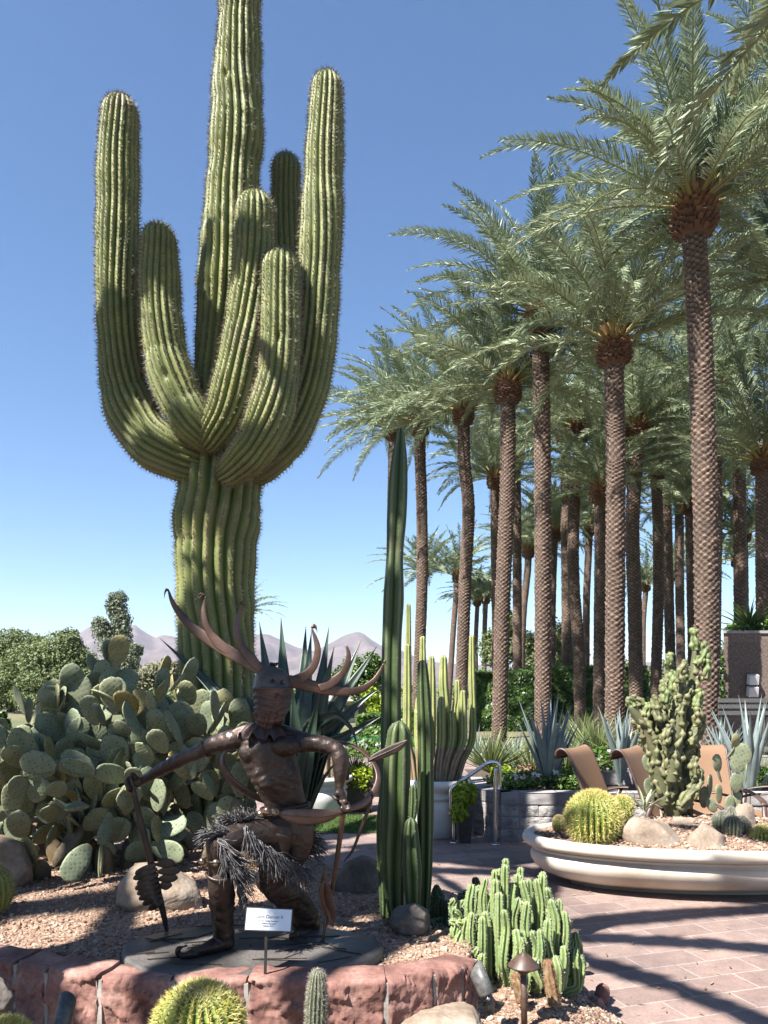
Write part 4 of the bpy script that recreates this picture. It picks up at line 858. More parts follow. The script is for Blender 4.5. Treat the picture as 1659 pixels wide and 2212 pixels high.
# staffs with feather fans
def staff(rows, fan, mat):
    g=G(); blade(g,rows,.018); o=part('staff',g,[mat],st)
    for (r2,th_,mt) in fan: 
        g=G(); blade(g,r2,th_); part('feather',g,[mt],o)
sY=lambda v:3.41+(3.49-3.41)*(v-1690)/320
fan=[]
for k in range(8):
    v=1866+11*k; L=[40,46,40,46,44,42,36,26][k]; fan.append(([(338+2*k,v,4,sY(v)-.02),(338+2*k-L*.5,v+10,9,sY(v)-.03-.004*k),(338+2*k-L,v+19,7.5,sY(v)-.03),(338+2*k-L-6,v+22,2,sY(v)-.03)],.004,m_darkbr))
for k in range(4):
    v=1868+16*k; L=[34,44,36,22][k]; fan.append(([(338+2*k,v,4,sY(v)-.015),(338+2*k+L*.5,v-3,12,sY(v)-.02),(338+2*k+L,v-4,9,sY(v)-.02),(338+2*k+L+6,v-3,2,sY(v)-.02)],.004,m_darkbr))
staff([(280,1676,5,sY(1690)),(287,1700,6.5,sY(1700)),(300,1760,8,sY(1760)),(318,1830,9,sY(1830)),(335,1900,9,sY(1900)),(352,1970,8,sY(1970)),(360,2010,4.5,sY(2010)),(361,2018,2,sY(2018))],fan,m_darkbr)
sY2=lambda v:3.16+(3.33-3.16)*(v-1740)/300
staff([(745,1728,5,3.15),(742,1750,6.5,sY2(1750)),(733,1820,6.5,sY2(1820)),(724,1880,6,sY2(1880)),(714,1940,5,sY2(1940)),(702,2000,4,sY2(2000)),(697,2040,3.5,sY2(2040))],
      [([(704,1876,2,3.24),(701,1900,8,3.24),(706,1930,13,3.25),(713,1960,13,3.26),(717,1985,9,3.27),(716,1999,2,3.27)],.01,m_blade),([(700,1900,3,3.22),(694,1925,6,3.22),(696,1955,6,3.23),(702,1975,3,3.24)],.008,m_blade)],m_blade)
# fringe: many bronze strands in tufts
def fringe(rows, dirs, n, L, seed, spread=.5):
    """strands rooted along rows (u,v,Y), hanging along dirs (du,dv) px"""
    r=np.random.default_rng(seed); g=G(); root=cr(np.array([P(*q) for q in rows]),.004)
    d0=np.array(dirs[0],float); d1=np.array(dirs[1],float)
    for _ in range(n):
        f=r.random(); p=root[int(f*(len(root)-1))]+r.normal(0,.004,3); dd=d0*(1-f)+d1*f; dd=dd/np.linalg.norm(dd); a=r.normal(0,spread)
        dd=np.array([dd[0]*math.cos(a)-dd[1]*math.sin(a),dd[0]*math.sin(a)+dd[1]*math.cos(a)]); l=L*r.uniform(.6,1.15)
        v3=np.array([dd[0],r.normal(-.18,.2),-dd[1]])*l; g0=np.array([0,0,-.28*l])*r.uniform(.3,1.2)
        w=r.normal(0,.10*l,3); pts=cr(np.array([p,p+v3*.35+w*.5,p+v3*.7+g0*.5-w*.3,p+v3+g0]),.012)
        g.add(*tube(pts,np.linspace(.0027,.0012,len(pts)),5),attr=r.uniform(0,1))
    return part('fringe',g,[m_fringe],st)
fringe([(556,1770,3.16),(530,1768,3.12),(505,1772,3.10),(488,1776,3.1)],((-.4,-.9),(-.9,-.45)),150,.055,1,.6)
fringe([(492,1795,3.06),(470,1800,3.03),(448,1806,3.03)],((-.8,-.3),(-1,.0)),110,.065,2,.4)
fringe([(530,1785,3.09),(552,1812,3.10),(575,1830,3.12),(600,1845,3.15),(628,1862,3.18),(655,1878,3.22)],((-.1,1.),(.75,.75)),420,.085,3,.35)
fringe([(468,1812,3.03),(480,1838,3.035),(492,1862,3.045)],((.6,.6),(.5,.8)),170,.085,4,.4)
fringe([(500,1850,3.06),(515,1880,3.08)],((1.,.25),(.9,.6)),70,.10,5,.35)
fringe([(512,1900,3.12),(522,1930,3.14)],((.8,.7),(.3,1.)),60,.075,6,.4)
fringe([(668,1800,3.3),(672,1830,3.3),(668,1850,3.3)],((1.,.2),(.95,.35)),70,.07,7,.35)
# breech cloth panel and tassel between the legs
g=G(); blade(g,[(600,1800,34,3.17),(592,1840,36,3.19),(580,1880,26,3.21),(572,1905,14,3.22)],.014); part('loincloth',g,[m_darkbr],st)
g=G(); blade(g,[(650,1765,22,3.24),(652,1800,30,3.23),(645,1840,28,3.24),(630,1862,16,3.24)],.02); part('loincloth',g,[m_bronze],st)
# arm bands
for (u,v,Y,rr) in ((641,1604,3.225,25),(448,1616,3.29,19.5)):
    g=G(); c0=P(u,v,Y); ax=np.array([1,0,-.05]) if u>600 else np.array([1,-.15,.35]); ax/=np.linalg.norm(ax)
    for s in (-.007,.007):
        V,F=lathe([(px(rr,Y)*.8,-.004),(px(rr,Y),-.002),(px(rr,Y),.002),(px(rr,Y)*.8,.004)],c0+ax*s,32,ax); g.add(V,F)
    part('arm_band',g,[m_bronze],st)

# ---------------------------------------------------------------- the little title sign on its stake
sY_=2.94; sb=np.array([XZ(573,2.94),2.94,.50])
t=thing('title_sign',sb,'small brushed silver title plaque on a thin dark stake before the bronze base','sign')
m_silver,nt,b=nodes('brushed_silver'); c=coord(nt); w=tex(nt,'noise',6,c,3)
mp=nt.nodes.new('ShaderNodeMapping'); mp.inputs['Scale'].default_value=(3,300,300); nt.links.new(c,mp.inputs['Vector']); w2=tex(nt,'noise',3,mp.outputs[0],3)
nt.links.new(ramp(nt,w2.outputs['Fac'],[(.3,(.72,.72,.75)),(.7,(.82,.82,.84))]),b.inputs['Base Color']); b.inputs['Metallic'].default_value=.35; b.inputs['Roughness'].default_value=.38
ctr=P(580.5,1986.5,2.94); ex=np.array([.996,.02,-.05]); ex/=np.linalg.norm(ex); ey=np.array([0,.34,.94]); ey-=ex*(ey@ex); ey/=np.linalg.norm(ey); ez=np.cross(ex,ey)   # ez toward the viewer
hw,hh=px(48.5,2.94),px(21,2.94)/.94
g=G(); g.add(*obox(ctr-ez*.006,[ex,ey,ez],(hw+.004,hh+.004,.005)),smooth=False); pl=part('back_plate',g,[m_darkmetal],t)
g=G(); g.add(*obox(ctr,[ex,ey,ez],(hw,hh,.0015)),smooth=False); pl=part('plaque',g,[m_silver],t)
g=G(); sp=P(573,2113,2.94); g.add(*bar((sp[0],2.935,.49),(sp[0]+.004,2.944,ctr[2]-hh*.5),.0105,.006),smooth=False); part('stake',g,[m_darkmetal],t)
m_ink=M('grey_ink',[(.3,(.16,.16,.17)),(.7,(.22,.22,.23))],50,.8)
from mathutils import Matrix
def text(parent, s, p, ex, ey, size, mat, name='lettering', depth=.0004):
    cu=bpy.data.curves.new(name,'FONT'); cu.body=s; cu.size=size; cu.align_x='CENTER'; cu.align_y='CENTER'; cu.extrude=depth
    o=link('tmp',cu); dg=bpy.context.evaluated_depsgraph_get(); me=bpy.data.meshes.new_from_object(o.evaluated_get(dg)); bpy.data.objects.remove(o); bpy.data.curves.remove(cu)
    ez=np.cross(ex,ey); q=np.asarray(p)-org(parent)
    me.transform(Matrix(((ex[0],ey[0],ez[0],q[0]),(ex[1],ey[1],ez[1],q[1]),(ex[2],ey[2],ez[2],q[2]),(0,0,0,1)))); me.materials.clear(); me.materials.append(mat); me.name=name
    return link(name,me,parent)
for s,dy,sz in (('Gahn Dancer II',.25,.0175),('Artist: Craig Goseyun',-.13,.0085),('Medium: Bronze',-.37,.0085),('Edition: 5/12',-.60,.0085)):
    text(pl,s,ctr+ez*.0022+ey*hh*dy,ex,ey,sz,m_ink)
# ---------------------------------------------------------------- big oval bowl planter and what grows in it
BC=np.array([2.78,6.42]); BA,BB=1.62,.83
def oval(g, prof, mat=0, n=128, c=BC, a=BA, b_=BB, nzamp=.002):
    th=np.arange(n)*2*np.pi/n; V=[]
    for (o,z) in prof: V.append(np.stack([c[0]+(a+o)*np.cos(th),c[1]+(b_+o)*np.sin(th),np.full(n,z)],1))
    V=np.vstack(V); k=len(prof); V=V+nzamp*nz(V,9,4)[:,None]
    i=np.arange(k-1)[:,None]*n; j=np.arange(n)[None]; j2=(j+1)%n; g.add(V,np.stack([i+j,i+j2,i+n+j2,i+n+j],-1).reshape(-1,4),mat)
t=thing('bowl_planter',(BC[0],BC[1],0),'wide low oval cream stone bowl planter standing on the red paving','planter')
g=G(); rim=[(-.055+.052*math.cos(a),.365+.048*math.sin(a)) for a in np.linspace(-1.5,3.6,16)]
body=[(-.40,.0),(-.38,.03),(-.27,.06),(-.17,.10),(-.105,.15),(-.075,.20),(-.07,.24),(-.085,.265),(-.105,.274),(-.09,.284),(-.07,.296),(-.066,.308),(-.085,.313)]
oval(g,body+rim+[(-.12,.33)]); part('bowl',g,[m_cream],t)
def bowlz(x,y):
    q=np.sqrt(((x-BC[0])/(BA-.1))**2+((y-BC[1])/(BB-.1))**2); return .385+.15*np.clip(1-q,0,1)**.7
g=G(); n=90; rr=np.linspace(0,1,22); th=np.arange(n)*2*np.pi/n
X=BC[0]+(BA-.1)*rr[:,None]*np.cos(th); Y=BC[1]+(BB-.1)*rr[:,None]*np.sin(th); Z=bowlz(X,Y); V=np.stack([X,Y,Z],-1).reshape(-1,3); V[:,2]+=.012*nz(V,3,8)
i=np.arange(21)[:,None]*n; j=np.arange(n)[None]; j2=(j+1)%n; g.add(V,np.stack([i+j,i+n+j,i+n+j2,i+j2],-1).reshape(-1,4)); part('gravel_fill',g,[m_gravel],t)
r=np.random.default_rng(17); n=5200; q=np.sqrt(r.uniform(0,1,n)); a=r.uniform(0,6.28,n); x=BC[0]+(BA-.12)*q*np.cos(a); y=BC[1]+(BB-.12)*q*np.sin(a); k=y<BC[1]+.25
pebbles('planter_gravel',np.stack([x,y,bowlz(x,y)+.006],1)[k],.011,4)
c=P(1282,1770,6.1); barrel('barrel_cactus',c,.212,.215,28,'largest golden barrel cactus, at the left end of the oval bowl planter',11,.045,GB,12,'golden barrel cacti',.0048)
c=P(1344,1747,6.45); barrel('barrel_cactus',c,.085,.10,20,'small golden barrel cactus tucked behind the largest one',12,.035,GB,7,'golden barrel cacti',.004)
c=P(1646,1813,5.95); barrel('barrel_cactus',c,.092,.095,20,'small golden barrel cactus at the right edge of the oval bowl planter',13,.035,GB,7,'golden barrel cacti',.004)
c=P(1207,1780,6.35); barrel('fuzzy_cactus',c,.047,.065,16,'tiny tan fuzzy cactus on the rim side of the largest golden barrel',14,.022,[m_barrel,m_tanspine],8,None,.003,False)
for i,(u,v,Y,rx,rz) in enumerate([(1560,1776,6.15,.075,.085),(1583,1786,6.0,.07,.085),(1604,1784,6.05,.062,.075),(1580,1766,6.3,.075,.08)]):
    c=P(u,v,Y); barrel('grey_cactus',c,rx,rz,15,['grey green ball cactus at the left of its cluster in the bowl','grey green ball cactus in front of its cluster in the bowl','grey green ball cactus at the right of its cluster in the bowl','grey green ball cactus at the back of its cluster, against the pink rock'][i],20+i,.02,[m_greybar,m_pinkspine],6,'grey ball cacti in the bowl',.003,False,d=.25)
rockpx(1408,1838,6.0,135,72,m_rock,'broad tan rock right of the largest golden barrel',52,depth=.2)
rockpx(1480,1808,6.3,70,44,m_rock,'slanting tan rock behind the broad one in the bowl',55)
rockpx(1527,1852,5.85,92,66,m_rock,'rounded yellowish rock standing right of the broad one in the bowl',57)
rockpx(1606,1802,6.25,62,62,m_rock,'pinkish rock behind the grey ball cacti',59)
# monstrose cactus: knobbly crested columns
m_mon=cactusmat('monstrose_skin',(.11,.115,.06),(.21,.215,.11),(.33,.29,.18),14)
m_mon2=cactusmat('monstrose_new_growth',(.11,.15,.06),(.21,.26,.11),(.32,.32,.18),14)
mb=P(1455,1755,6.6); t=thing('monstrose_cactus',mb,'tall knobbly crested cactus rising from the middle of the oval bowl planter','cactus')
r=np.random.default_rng(21)
def knob(path, seed, mat, amp=.35, name='stem'):
    g=G(); c=cr(path,.014); rr=np.random.default_rng(seed); L=np.arange(len(c))*.014; T,N,B=frames(c[:,:3])
    Pt,Rr=roundtip(c[:,:3],c[:,3]*.75,5); g.add(*tube(Pt,Rr,12),attr=.1)
    m=max(5,int(c[:,3].mean()*95)); w0=.020+.10*c[:,3].mean()
    for k in range(m):
        a0=k*2*np.pi/m+rr.normal(0,.2); a=a0+.35*np.sin(L*rr.uniform(12,26)+rr.uniform(0,6))+rr.normal(0,.8)*L; rad=c[:,3]*(.78+.14*np.sin(L*rr.uniform(20,40)+rr.uniform(0,6)))
        i0=int(rr.uniform(0,.12)*len(c)); i1=max(i0+4,int(len(c)*rr.uniform(.86,1.)))
        p=(c[:,:3]+N*(np.cos(a)*rad)[:,None]+B*(np.sin(a)*rad)[:,None])[i0:i1]
        w=w0*(.62+.32*np.sin(L*rr.uniform(45,75)+rr.uniform(0,6))+.2*np.sin(L*rr.uniform(90,140)+rr.uniform(0,6)))[i0:i1]; w=np.clip(w,.008,.06)
        p2,w2=roundtip(p,w,4); n=8; V,F=tube(p2,w2,n,None,True,1+.16*np.sin(np.arange(n)*2*np.pi/n*3)[None]+0*w2[:,None]); g.add(V,F,0,np.concatenate([np.repeat(np.clip(.35+.6*(w2-.012)/.03,0,1),n),[.5,.5]]))
    return part(name,g,[mat],t)
def mstem(rows, seed, mat=None, dY=0, amp=.35):
    knob(np.array([(*P(u,v,6.6+dY),px(w*.82,6.6)) for u,v,w in rows]),seed,mat or m_mon,amp)
mstem([(1455,1765,26),(1448,1700,30),(1440,1640,30),(1432,1580,26),(1436,1520,22),(1446,1470,18),(1448,1432,14)],1)
mstem([(1470,1760,22),(1482,1700,26),(1490,1630,24),(1486,1560,22),(1492,1500,18),(1500,1440,15),(1503,1405,12)],2,dY=.08)
mstem([(1437,1740,20),(1425,1680,22),(1412,1620,20),(1395,1575,19),(1378,1550,17),(1365,1530,13)],3,dY=-.06)
mstem([(1450,1690,20),(1458,1620,24),(1466,1560,22),(1470,1520,20),(1466,1480,17)],4,dY=-.12)
mstem([(1490,1610,18),(1505,1580,18),(1516,1550,15)],5,dY=-.1); mstem([(1412,1590,16),(1400,1560,15),(1385,1520,10),(1362,1508,8)],6,dY=.05)
mstem([(1420,1650,16),(1404,1620,15),(1388,1595,11)],7,dY=.1); mstem([(1470,1500,16),(1474,1460,14),(1478,1430,10)],8,dY=-.05)
mstem([(1468,1750,16),(1500,1700,15),(1512,1668,14)],9,dY=-.15); mstem([(1430,1560,16),(1420,1535,14),(1413,1505,9)],10,dY=-.15)
for s,(rows) in enumerate([[(1502,1405,8),(1500,1385,9),(1498,1358,6)],[(1506,1440,8),(1516,1415,10),(1523,1390,9)],[(1447,1440,8),(1447,1425,9),(1446,1412,7)],[(1458,1500,10),(1455,1475,11),(1452,1450,8)],[(1478,1470,9),(1480,1455,10),(1481,1438,7)],[(1368,1530,9),(1360,1518,9),(1356,1508,6)],[(1524,1470,8),(1527,1440,9),(1528,1405,6)],[(1390,1555,9),(1398,1535,9),(1402,1520,7)]]):
    mstem(rows,20+s,m_mon2,-.05,.22)
for k in range(9):
    u,v=r.uniform(1400,1510),r.uniform(1450,1740); sp=(v-1450)/300; u=1462+(u-1455)*(.55+.35*sp*(1-sp)*4); mstem([(u,v+22,8),(u+r.normal(0,4),v,11),(u+r.normal(0,8),v-20,7)],50+k,m_mon2 if r.random()<.3 else m_mon,-.16+r.uniform(-.06,.1),.4)
# prickly pear and baby agave of the bowl
t=thing('prickly_pear',P(1575,1755,6.55),'small prickly pear beside the knobbly cactus in the oval bowl planter','cactus')
from mathutils import Matrix
def putpad(t, u, v, Y, tilt, yaw, s, ki=0, sx=1.):
    b_=P(u,v,Y)-org(t); up=np.array([math.sin(tilt),0,math.cos(tilt)]); f=np.array([math.sin(yaw),-math.cos(yaw),0.]); f-=up*(f@up); f/=np.linalg.norm(f); x=np.cross(-f,up)
    o=link('pad',PADS[ki],t); o.matrix_local=Matrix(((x[0]*s*sx,-f[0]*s,up[0]*s,b_[0]),(x[1]*s*sx,-f[1]*s,up[1]*s,b_[1]),(x[2]*s*sx,-f[2]*s,up[2]*s,b_[2]),(0,0,0,1)))
for a in [(1572,1760,6.5,.1,.2,.8,0,.8),(1583,1760,6.52,.35,.2,.9,1,.75),(1588,1712,6.5,.1,.1,.85,2,.9),(1592,1668,6.48,.15,.05,1.18,0,1.1),(1588,1625,6.5,-.25,.3,.75,3),(1555,1735,6.55,-.1,.5,.75,4,.8),(1558,1690,6.55,-.15,1.0,.7,1,.8),(1552,1668,6.55,-.2,.6,.8,2),(1567,1640,6.5,.2,1.2,.6,3),(1610,1690,6.45,.2,1.3,.7,1,.7),(1545,1755,6.5,-.5,.2,.7,2,.8),(1532,1720,6.6,.0,.8,.9,0,.8),(1520,1745,6.7,.0,.4,.9,0)]: putpad(t,*a)
t=thing('prickly_pear',P(1400,1690,6.9),'few rounded pads peeping out left of the knobbly cactus','cactus')
for a in [(1402,1668,6.85,-.15,.1,.8,0),(1412,1700,6.85,.1,.3,.8,2),(1408,1730,6.8,-.1,.5,.9,1)]: putpad(t,*a)
def rosette(g, base, n, L, W, seed, el=(35,85), curve=.3, mat=0, step=.04, drop=.0, az=None, fold=.3, thick=.004):
    r=np.random.default_rng(seed)
    for i in range(n):
        e=R_(r.uniform(*el)); a=i*2.39996+r.normal(0,.2) if az is None else r.uniform(*az); l=L*r.uniform(.75,1.08)*(.75+.25*math.sin(e))
        d0=np.array([math.cos(a)*math.cos(e),math.sin(a)*math.cos(e),math.sin(e)]); out=np.array([math.cos(a),math.sin(a),0]); s=np.linspace(0,1,max(6,int(l/step)))
        Pt=np.asarray(base)+d0*.02+np.outer(s*l,d0)+np.outer(curve*l*s**2.2,out*.5+np.array([0,0,-drop])); Wd=W*r.uniform(.8,1.15)*np.clip(.72+.7*np.sin(np.pi*np.clip(s*.95,0,1))*.5,0,2)*np.clip((1-s)*2.2,.005,1)
        up=np.array([0,0,1])*math.cos(e)-out*math.sin(e)*1.; blade_leaf(g,Pt,Wd,up,fold,thick,mat)
g=G(); rosette(g,P(1392,1752,6.5),8,.22,.012,3,(40,80)); single('baby_agave',g,[succmat('pale_agave_skin',(.30,.36,.20),(.42,.46,.28),(.3,.25,.15))],P(1392,1752,6.5),'small pale green agave between the golden barrels and the knobbly cactus','agave')

# ---------------------------------------------------------------- raised beds of grey split block
def blockwall(name, pts, z1, course, capz, label, L=.4, depth=.2, cat='wall', rough=.012):
    g=G(); pts=np.asarray(pts,float); nc=int(round(z1/course)); ch=z1/nc; cap=nc-1
    for s in range(len(pts)-1):
        a,b_=pts[s],pts[s+1]; e=b_-a; D=np.linalg.norm(e); e/=D; nr=np.array([e[1],-e[0]])
        for kx in range(nc):
            x=-(L*.5 if kx%2 else 0.); z0=kx*ch; zt=z0+ch-.008; iscap=kx==cap
            while x<D-1e-6:
                x0=max(0,x)+.004; x1=min(D,x+L)-.004; x+=L
                if x1-x0<.03: continue
                nu,nv=(12,6) if not iscap else (3,3); uu=np.linspace(x0,x1,nu); vv=np.linspace(z0,zt,nv)
                U,Vv=np.meshgrid(uu,vv); q=np.stack([U+s*50,Vv,0*U+kx*3],-1); off=np.zeros_like(U) if iscap else rough*nz(q,8,5)+rough*.7*nz(q,24,6)
                ed=np.minimum(1,np.minimum.reduce([(U-x0),(x1-U),(Vv-z0),(zt-Vv)])/.015); off=off*ed+(.012 if iscap else 0)+.006*ed
                W=np.stack([a[0]+e[0]*U+nr[0]*off,a[1]+e[1]*U+nr[1]*off,Vv],-1).reshape(-1,3)
                ii=(np.arange(nv-1)[:,None]*nu+np.arange(nu-1)[None]).ravel(); g.add(W,np.stack([ii,ii+1,ii+nu+1,ii+nu],1),1 if iscap else 0,smooth=not iscap)
                if iscap:
                    p=[a+e*x0+nr*.018,a+e*x1+nr*.018,a+e*x1-nr*depth,a+e*x0-nr*depth]; g.add([(*q2,zt) for q2 in p],np.array([[0,1,2,3]]),1,smooth=False)
                    p=[a+e*x0-nr*depth,a+e*x1-nr*depth]; g.add([(*p[0],z0-.1),(*p[1],z0-.1),(*p[1],zt),(*p[0],zt)],np.array([[1,0,3,2]]),1,smooth=False)
        c=(a+b_)/2-nr*depth*.5; g.add(*obox((c[0],c[1],(z1-.02)/2),[[e[0],e[1],0],[nr[0],nr[1],0],[0,0,1]],(D/2-.004,depth*.5-.004,(z1-.02)/2)),mat=2,smooth=False)
    c=pts.mean(0); return single(name,g,[m_block,m_cap,m_mortar],(c[0],c[1],0),label,cat)
BW=[(1.02,9.6),(1.00,8.55),(1.235,8.13),(4.9,8.02),(4.9,9.6)]
blockwall('block_wall',BW,.52,.13,.1,'low grey split block wall edging the raised bed of blue agaves')
blockwall('block_wall',[(4.4,10.4),(4.42,9.85),(9.0,9.9)],.75,.15,.1,'higher grey block wall further back under the dark gate')
g=G(); g.add([(1.15,8.4,.44),(1.3,8.22,.44),(4.8,8.1,.44),(4.8,11,.46),(1.15,11,.46)],np.array([[0,1,2,3,4]])[:, :5]); 
struct('bed_soil',g,[m_soil])
def bed_agave(u,v,Y,n,L,W,seed,label,el=(48,88)):
    b_=P(u,v,Y); b_[2]=min(b_[2],.47) if Y<11 else b_[2]
    g=G(); rosette(g,b_,n,L,W,seed,el,.10); return single('blue_agave',g,[m_blue],b_,label,'agave','blue agaves in the raised beds')
bed_agave(1186,1718,8.7,30,1.12,.034,1,'big blue agave behind the handrail, nearest the corner of the block wall',(66,89))
bed_agave(1340,1700,8.9,20,.95,.034,2,'blue agave between the two tan lounge chairs',(66,89))
bed_agave(1622,1738,8.6,20,1.2,.04,3,'big blue agave at the right edge behind the bowl\'s prickly pear',(60,88))
bed_agave(1110,1660,10.5,22,.55,.022,4,'small blue agave behind the bent top of the handrail',(35,85))
bed_agave(1560,1650,10.6,26,.75,.024,5,'blue agave at the foot of the thickest palm trunk',(50,88))
bed_agave(1400,1670,10.4,22,.7,.024,6,'blue agave half hidden behind the middle lounge chair',(45,85))
bed_agave(1235,1665,11.2,18,.6,.022,7,'distant blue agave in front of the shaded curved palm trunk',(45,85))
bed_agave(1030,1655,11.8,20,.6,.02,8,'thin blue agave just right of the potted yellow columns',(35,85))
m_spoon=leafmat('spoon_leaf',(.13,.19,.07),(.30,.33,.13),.5,.2)
def spoon(u,v,Y,n,L,seed,label):
    b_=P(u,v,Y); r=np.random.default_rng(seed); g=G()
    for i in range(n):
        e=R_(r.uniform(28,88)); a=r.uniform(0,6.28); l=L*r.uniform(.7,1.1); out=np.array([math.cos(a),math.sin(a),0]); d0=out*math.cos(e)+np.array([0,0,math.sin(e)]); s=np.linspace(0,1,5)[:,None]
        Pt=b_+s*l*d0+s**2*l*.12*(out-[0,0,.6]); sd=np.cross(d0,r.normal(size=3)); sd/=np.linalg.norm(sd); w=np.array([.006,.0075,.006,.004,.0005])[:,None]*Y/9.
        V=np.concatenate([Pt-sd*w,Pt+sd*w],1).reshape(-1,3); i0=np.arange(4)*2; g.add(V,np.stack([i0,i0+1,i0+3,i0+2],1),0,r.uniform(0,1))
    return single('desert_spoon',g,[m_spoon],b_,label,'plant','grassy desert spoons')
spoon(1062,1672,9.6,230,.62,1,'big grassy green plant behind the handrail')
spoon(1150,1690,9.4,150,.6,2,'grassy plant at the left foot of the big blue agave')
spoon(1218,1690,9.3,150,.7,3,'grassy plant spreading right of the big blue agave')
spoon(1290,1650,10.5,200,.75,4,'tall grassy plant behind the first lounge chair')
spoon(1362,1660,10.2,130,.75,5,'grassy plant right of the agave between the chairs')
spoon(1255,1620,13.,140,.7,6,'distant grassy plant at the foot of the curved palm')
spoon(1640,1700,9.6,90,.6,7,'dark grassy plant at the right edge below the gate')
# leafy low plants
def leaves(g, c, rad, n, size, seed, mat=0, shell=.5, kb=0., squash=1., kr=1., flat=0., aspect=.55):
    """n small leaf faces scattered through an uneven volume"""
    r=np.random.default_rng(seed); d=r.normal(size=(n,3)); d/=np.linalg.norm(d,axis=1,keepdims=True)
    lump=1+.34*nz(d,1.1,seed)+.24*nz(d,2.6,seed+3); q=(shell+(1-shell)*r.uniform(0,1,n))*lump
    p=np.asarray(c)+d*q[:,None]*np.asarray(rad)
    nn=d*.8+r.normal(0,.7,(n,3))+[0,0,.35]; nn/=np.linalg.norm(nn,axis=1,keepdims=True)
    a=np.cross(nn,r.normal(size=(n,3))); a/=np.linalg.norm(a,axis=1,keepdims=True); b_=np.cross(nn,a); s=(size*r.uniform(.6,1.3,n))[:,None]
    V=np.stack([p-a*s,p-b_*s*aspect+nn*s*.12,p+a*s,p+b_*s*aspect+nn*s*.12],1).reshape(-1,3)
    k=np.clip(kb+kr*(.5+.35*nz(p,1.2/np.mean(rad),seed+5)+r.normal(0,.22,n)),0,1)
    g.add(V,np.arange(4*n).reshape(-1,4),mat,np.repeat(k,4),smooth=False)
m_lime=leafmat('lime_leaf',(.26,.38,.03),(.48,.60,.06),.5,.35)
m_green=leafmat('bed_leaf',(.05,.12,.02),(.15,.26,.05),.45,.25)
m_bronzeleaf=leafmat('bronze_leaf',(.10,.07,.04),(.22,.13,.08),.5,.2)
m_petal=leafmat('white_petal',(.72,.72,.70),(.85,.85,.83),.6,.2)
def lowplant(name,u,v,Y,w,h,n,seed,mat,label,cat='plant',group=None,size=.03,flowers=0):
    b_=P(u,v,Y); g=G(); leaves(g,b_+[0,0,h*.4],(w,w*.7,h*.6),n,size,seed); mats=[mat]
    if flowers:
        mats.append(m_petal); r=np.random.default_rng(seed+9)
        for _ in range(flowers): leaves(g,b_+[r.uniform(-w,w)*.6,-w*.35+r.uniform(-.1,.05),h*r.uniform(.5,.85)],(.035,.03,.03),18,.02,int(r.integers(999)),1)
    return single(name,g,mats,b_,label,cat,group)
lowplant('flowering_plant',1120,1705,8.6,.34,.22,900,1,m_green,'leafy plant with white flowers behind the corner of the block wall','flowers','low plants in the raised bed',.028,9)
lowplant('lime_plant',1085,1694,8.8,.16,.24,420,2,m_lime,'lime green leafy plant just right of the handrail post','plant','low plants in the raised bed',.032)
lowplant('bronze_plant',1135,1688,8.9,.16,.2,300,3,m_bronzeleaf,'bronze leaved plant between the handrail and the big blue agave','plant','low plants in the raised bed',.032)
lowplant('flowering_plant',1232,1706,8.6,.3,.24,800,4,m_green,'leafy plant with white flowers right of the big blue agave','flowers','low plants in the raised bed',.028,5)
lowplant('flowering_plant',1300,1660,10.,.34,.3,700,5,m_green,'green plant with white flowers behind the first lounge chair','flowers','low plants in the raised bed',.034,5)
lowplant('green_plant',1325,1650,10.3,.2,.28,300,6,m_lime,'bright green leafy plant behind the armrest of the first lounge chair','plant','low plants in the raised bed',.04)
lowplant('green_plant',1650,1712,9.2,.3,.3,420,7,m_green,'dark green leafy plant at the right edge by the agave','plant','low plants in the raised bed',.035)
# dark square pots with lime vines
m_pot=M('dark_bronze_pot',[(.3,(.035,.030,.026)),(.7,(.06,.052,.046))],9,.5,[(70,.2,.003)])
def squarepot(u,v0,v1,Y,w,label,taper=.8):
    b_=np.array([XZ(u,Y),Y,0.]); z1=P(u,v0,Y)[2]; z0=max(0.,P(u,v1,Y)[2]) ; hw=px(w/2,Y); g=G()
    ring=lambda s,z:[(b_[0]+sx*s,b_[1]+sy*s,z) for sx,sy in ((-1,-1),(1,-1),(1,1),(-1,1))]
    V=ring(hw*taper,z0)+ring(hw,z1-.03)+ring(hw*1.04,z1-.03)+ring(hw*1.04,z1)+ring(hw*.88,z1)+ring(hw*.88,z1-.05)
    F=[[3,2,1,0]]+[[k*4+i,k*4+(i+1)%4,k*4+4+(i+1)%4,k*4+4+i] for k in range(5) for i in range(4)]+[[20,21,22,23]]
    g.add(V,np.array(F),smooth=False); t=thing('square_pot',b_,label,'planter','dark square pots'); part('pot',g,[m_pot],t); return b_,z1
b_,z1=squarepot(776,1680,1745,10.2,62,'dark square pot of lime foliage beyond the lawn',.9)
g=G(); leaves(g,(b_[0],b_[1]-.05,z1+.06),(.2,.2,.14),700,.03,5); leaves(g,(b_[0],b_[1]-.17,z1-.05),(.19,.06,.10),260,.03,6); single('lime_vine',g,[m_lime],(b_[0],b_[1],z1),'lime green vine spilling from the square pot beyond the lawn','plant')
g=G(); rosette(g,(b_[0]-.05,b_[1],z1),30,.34,.011,9,(25,85),.1); single('spiky_plant',g,[m_agave],(b_[0]-.05,b_[1],z1),'spiky dark green plant rising from the lime vine','plant')
b_,z1=squarepot(1004,1735,1822,8.05,36,'tall tapered dark pot against the end of the block wall',.62)
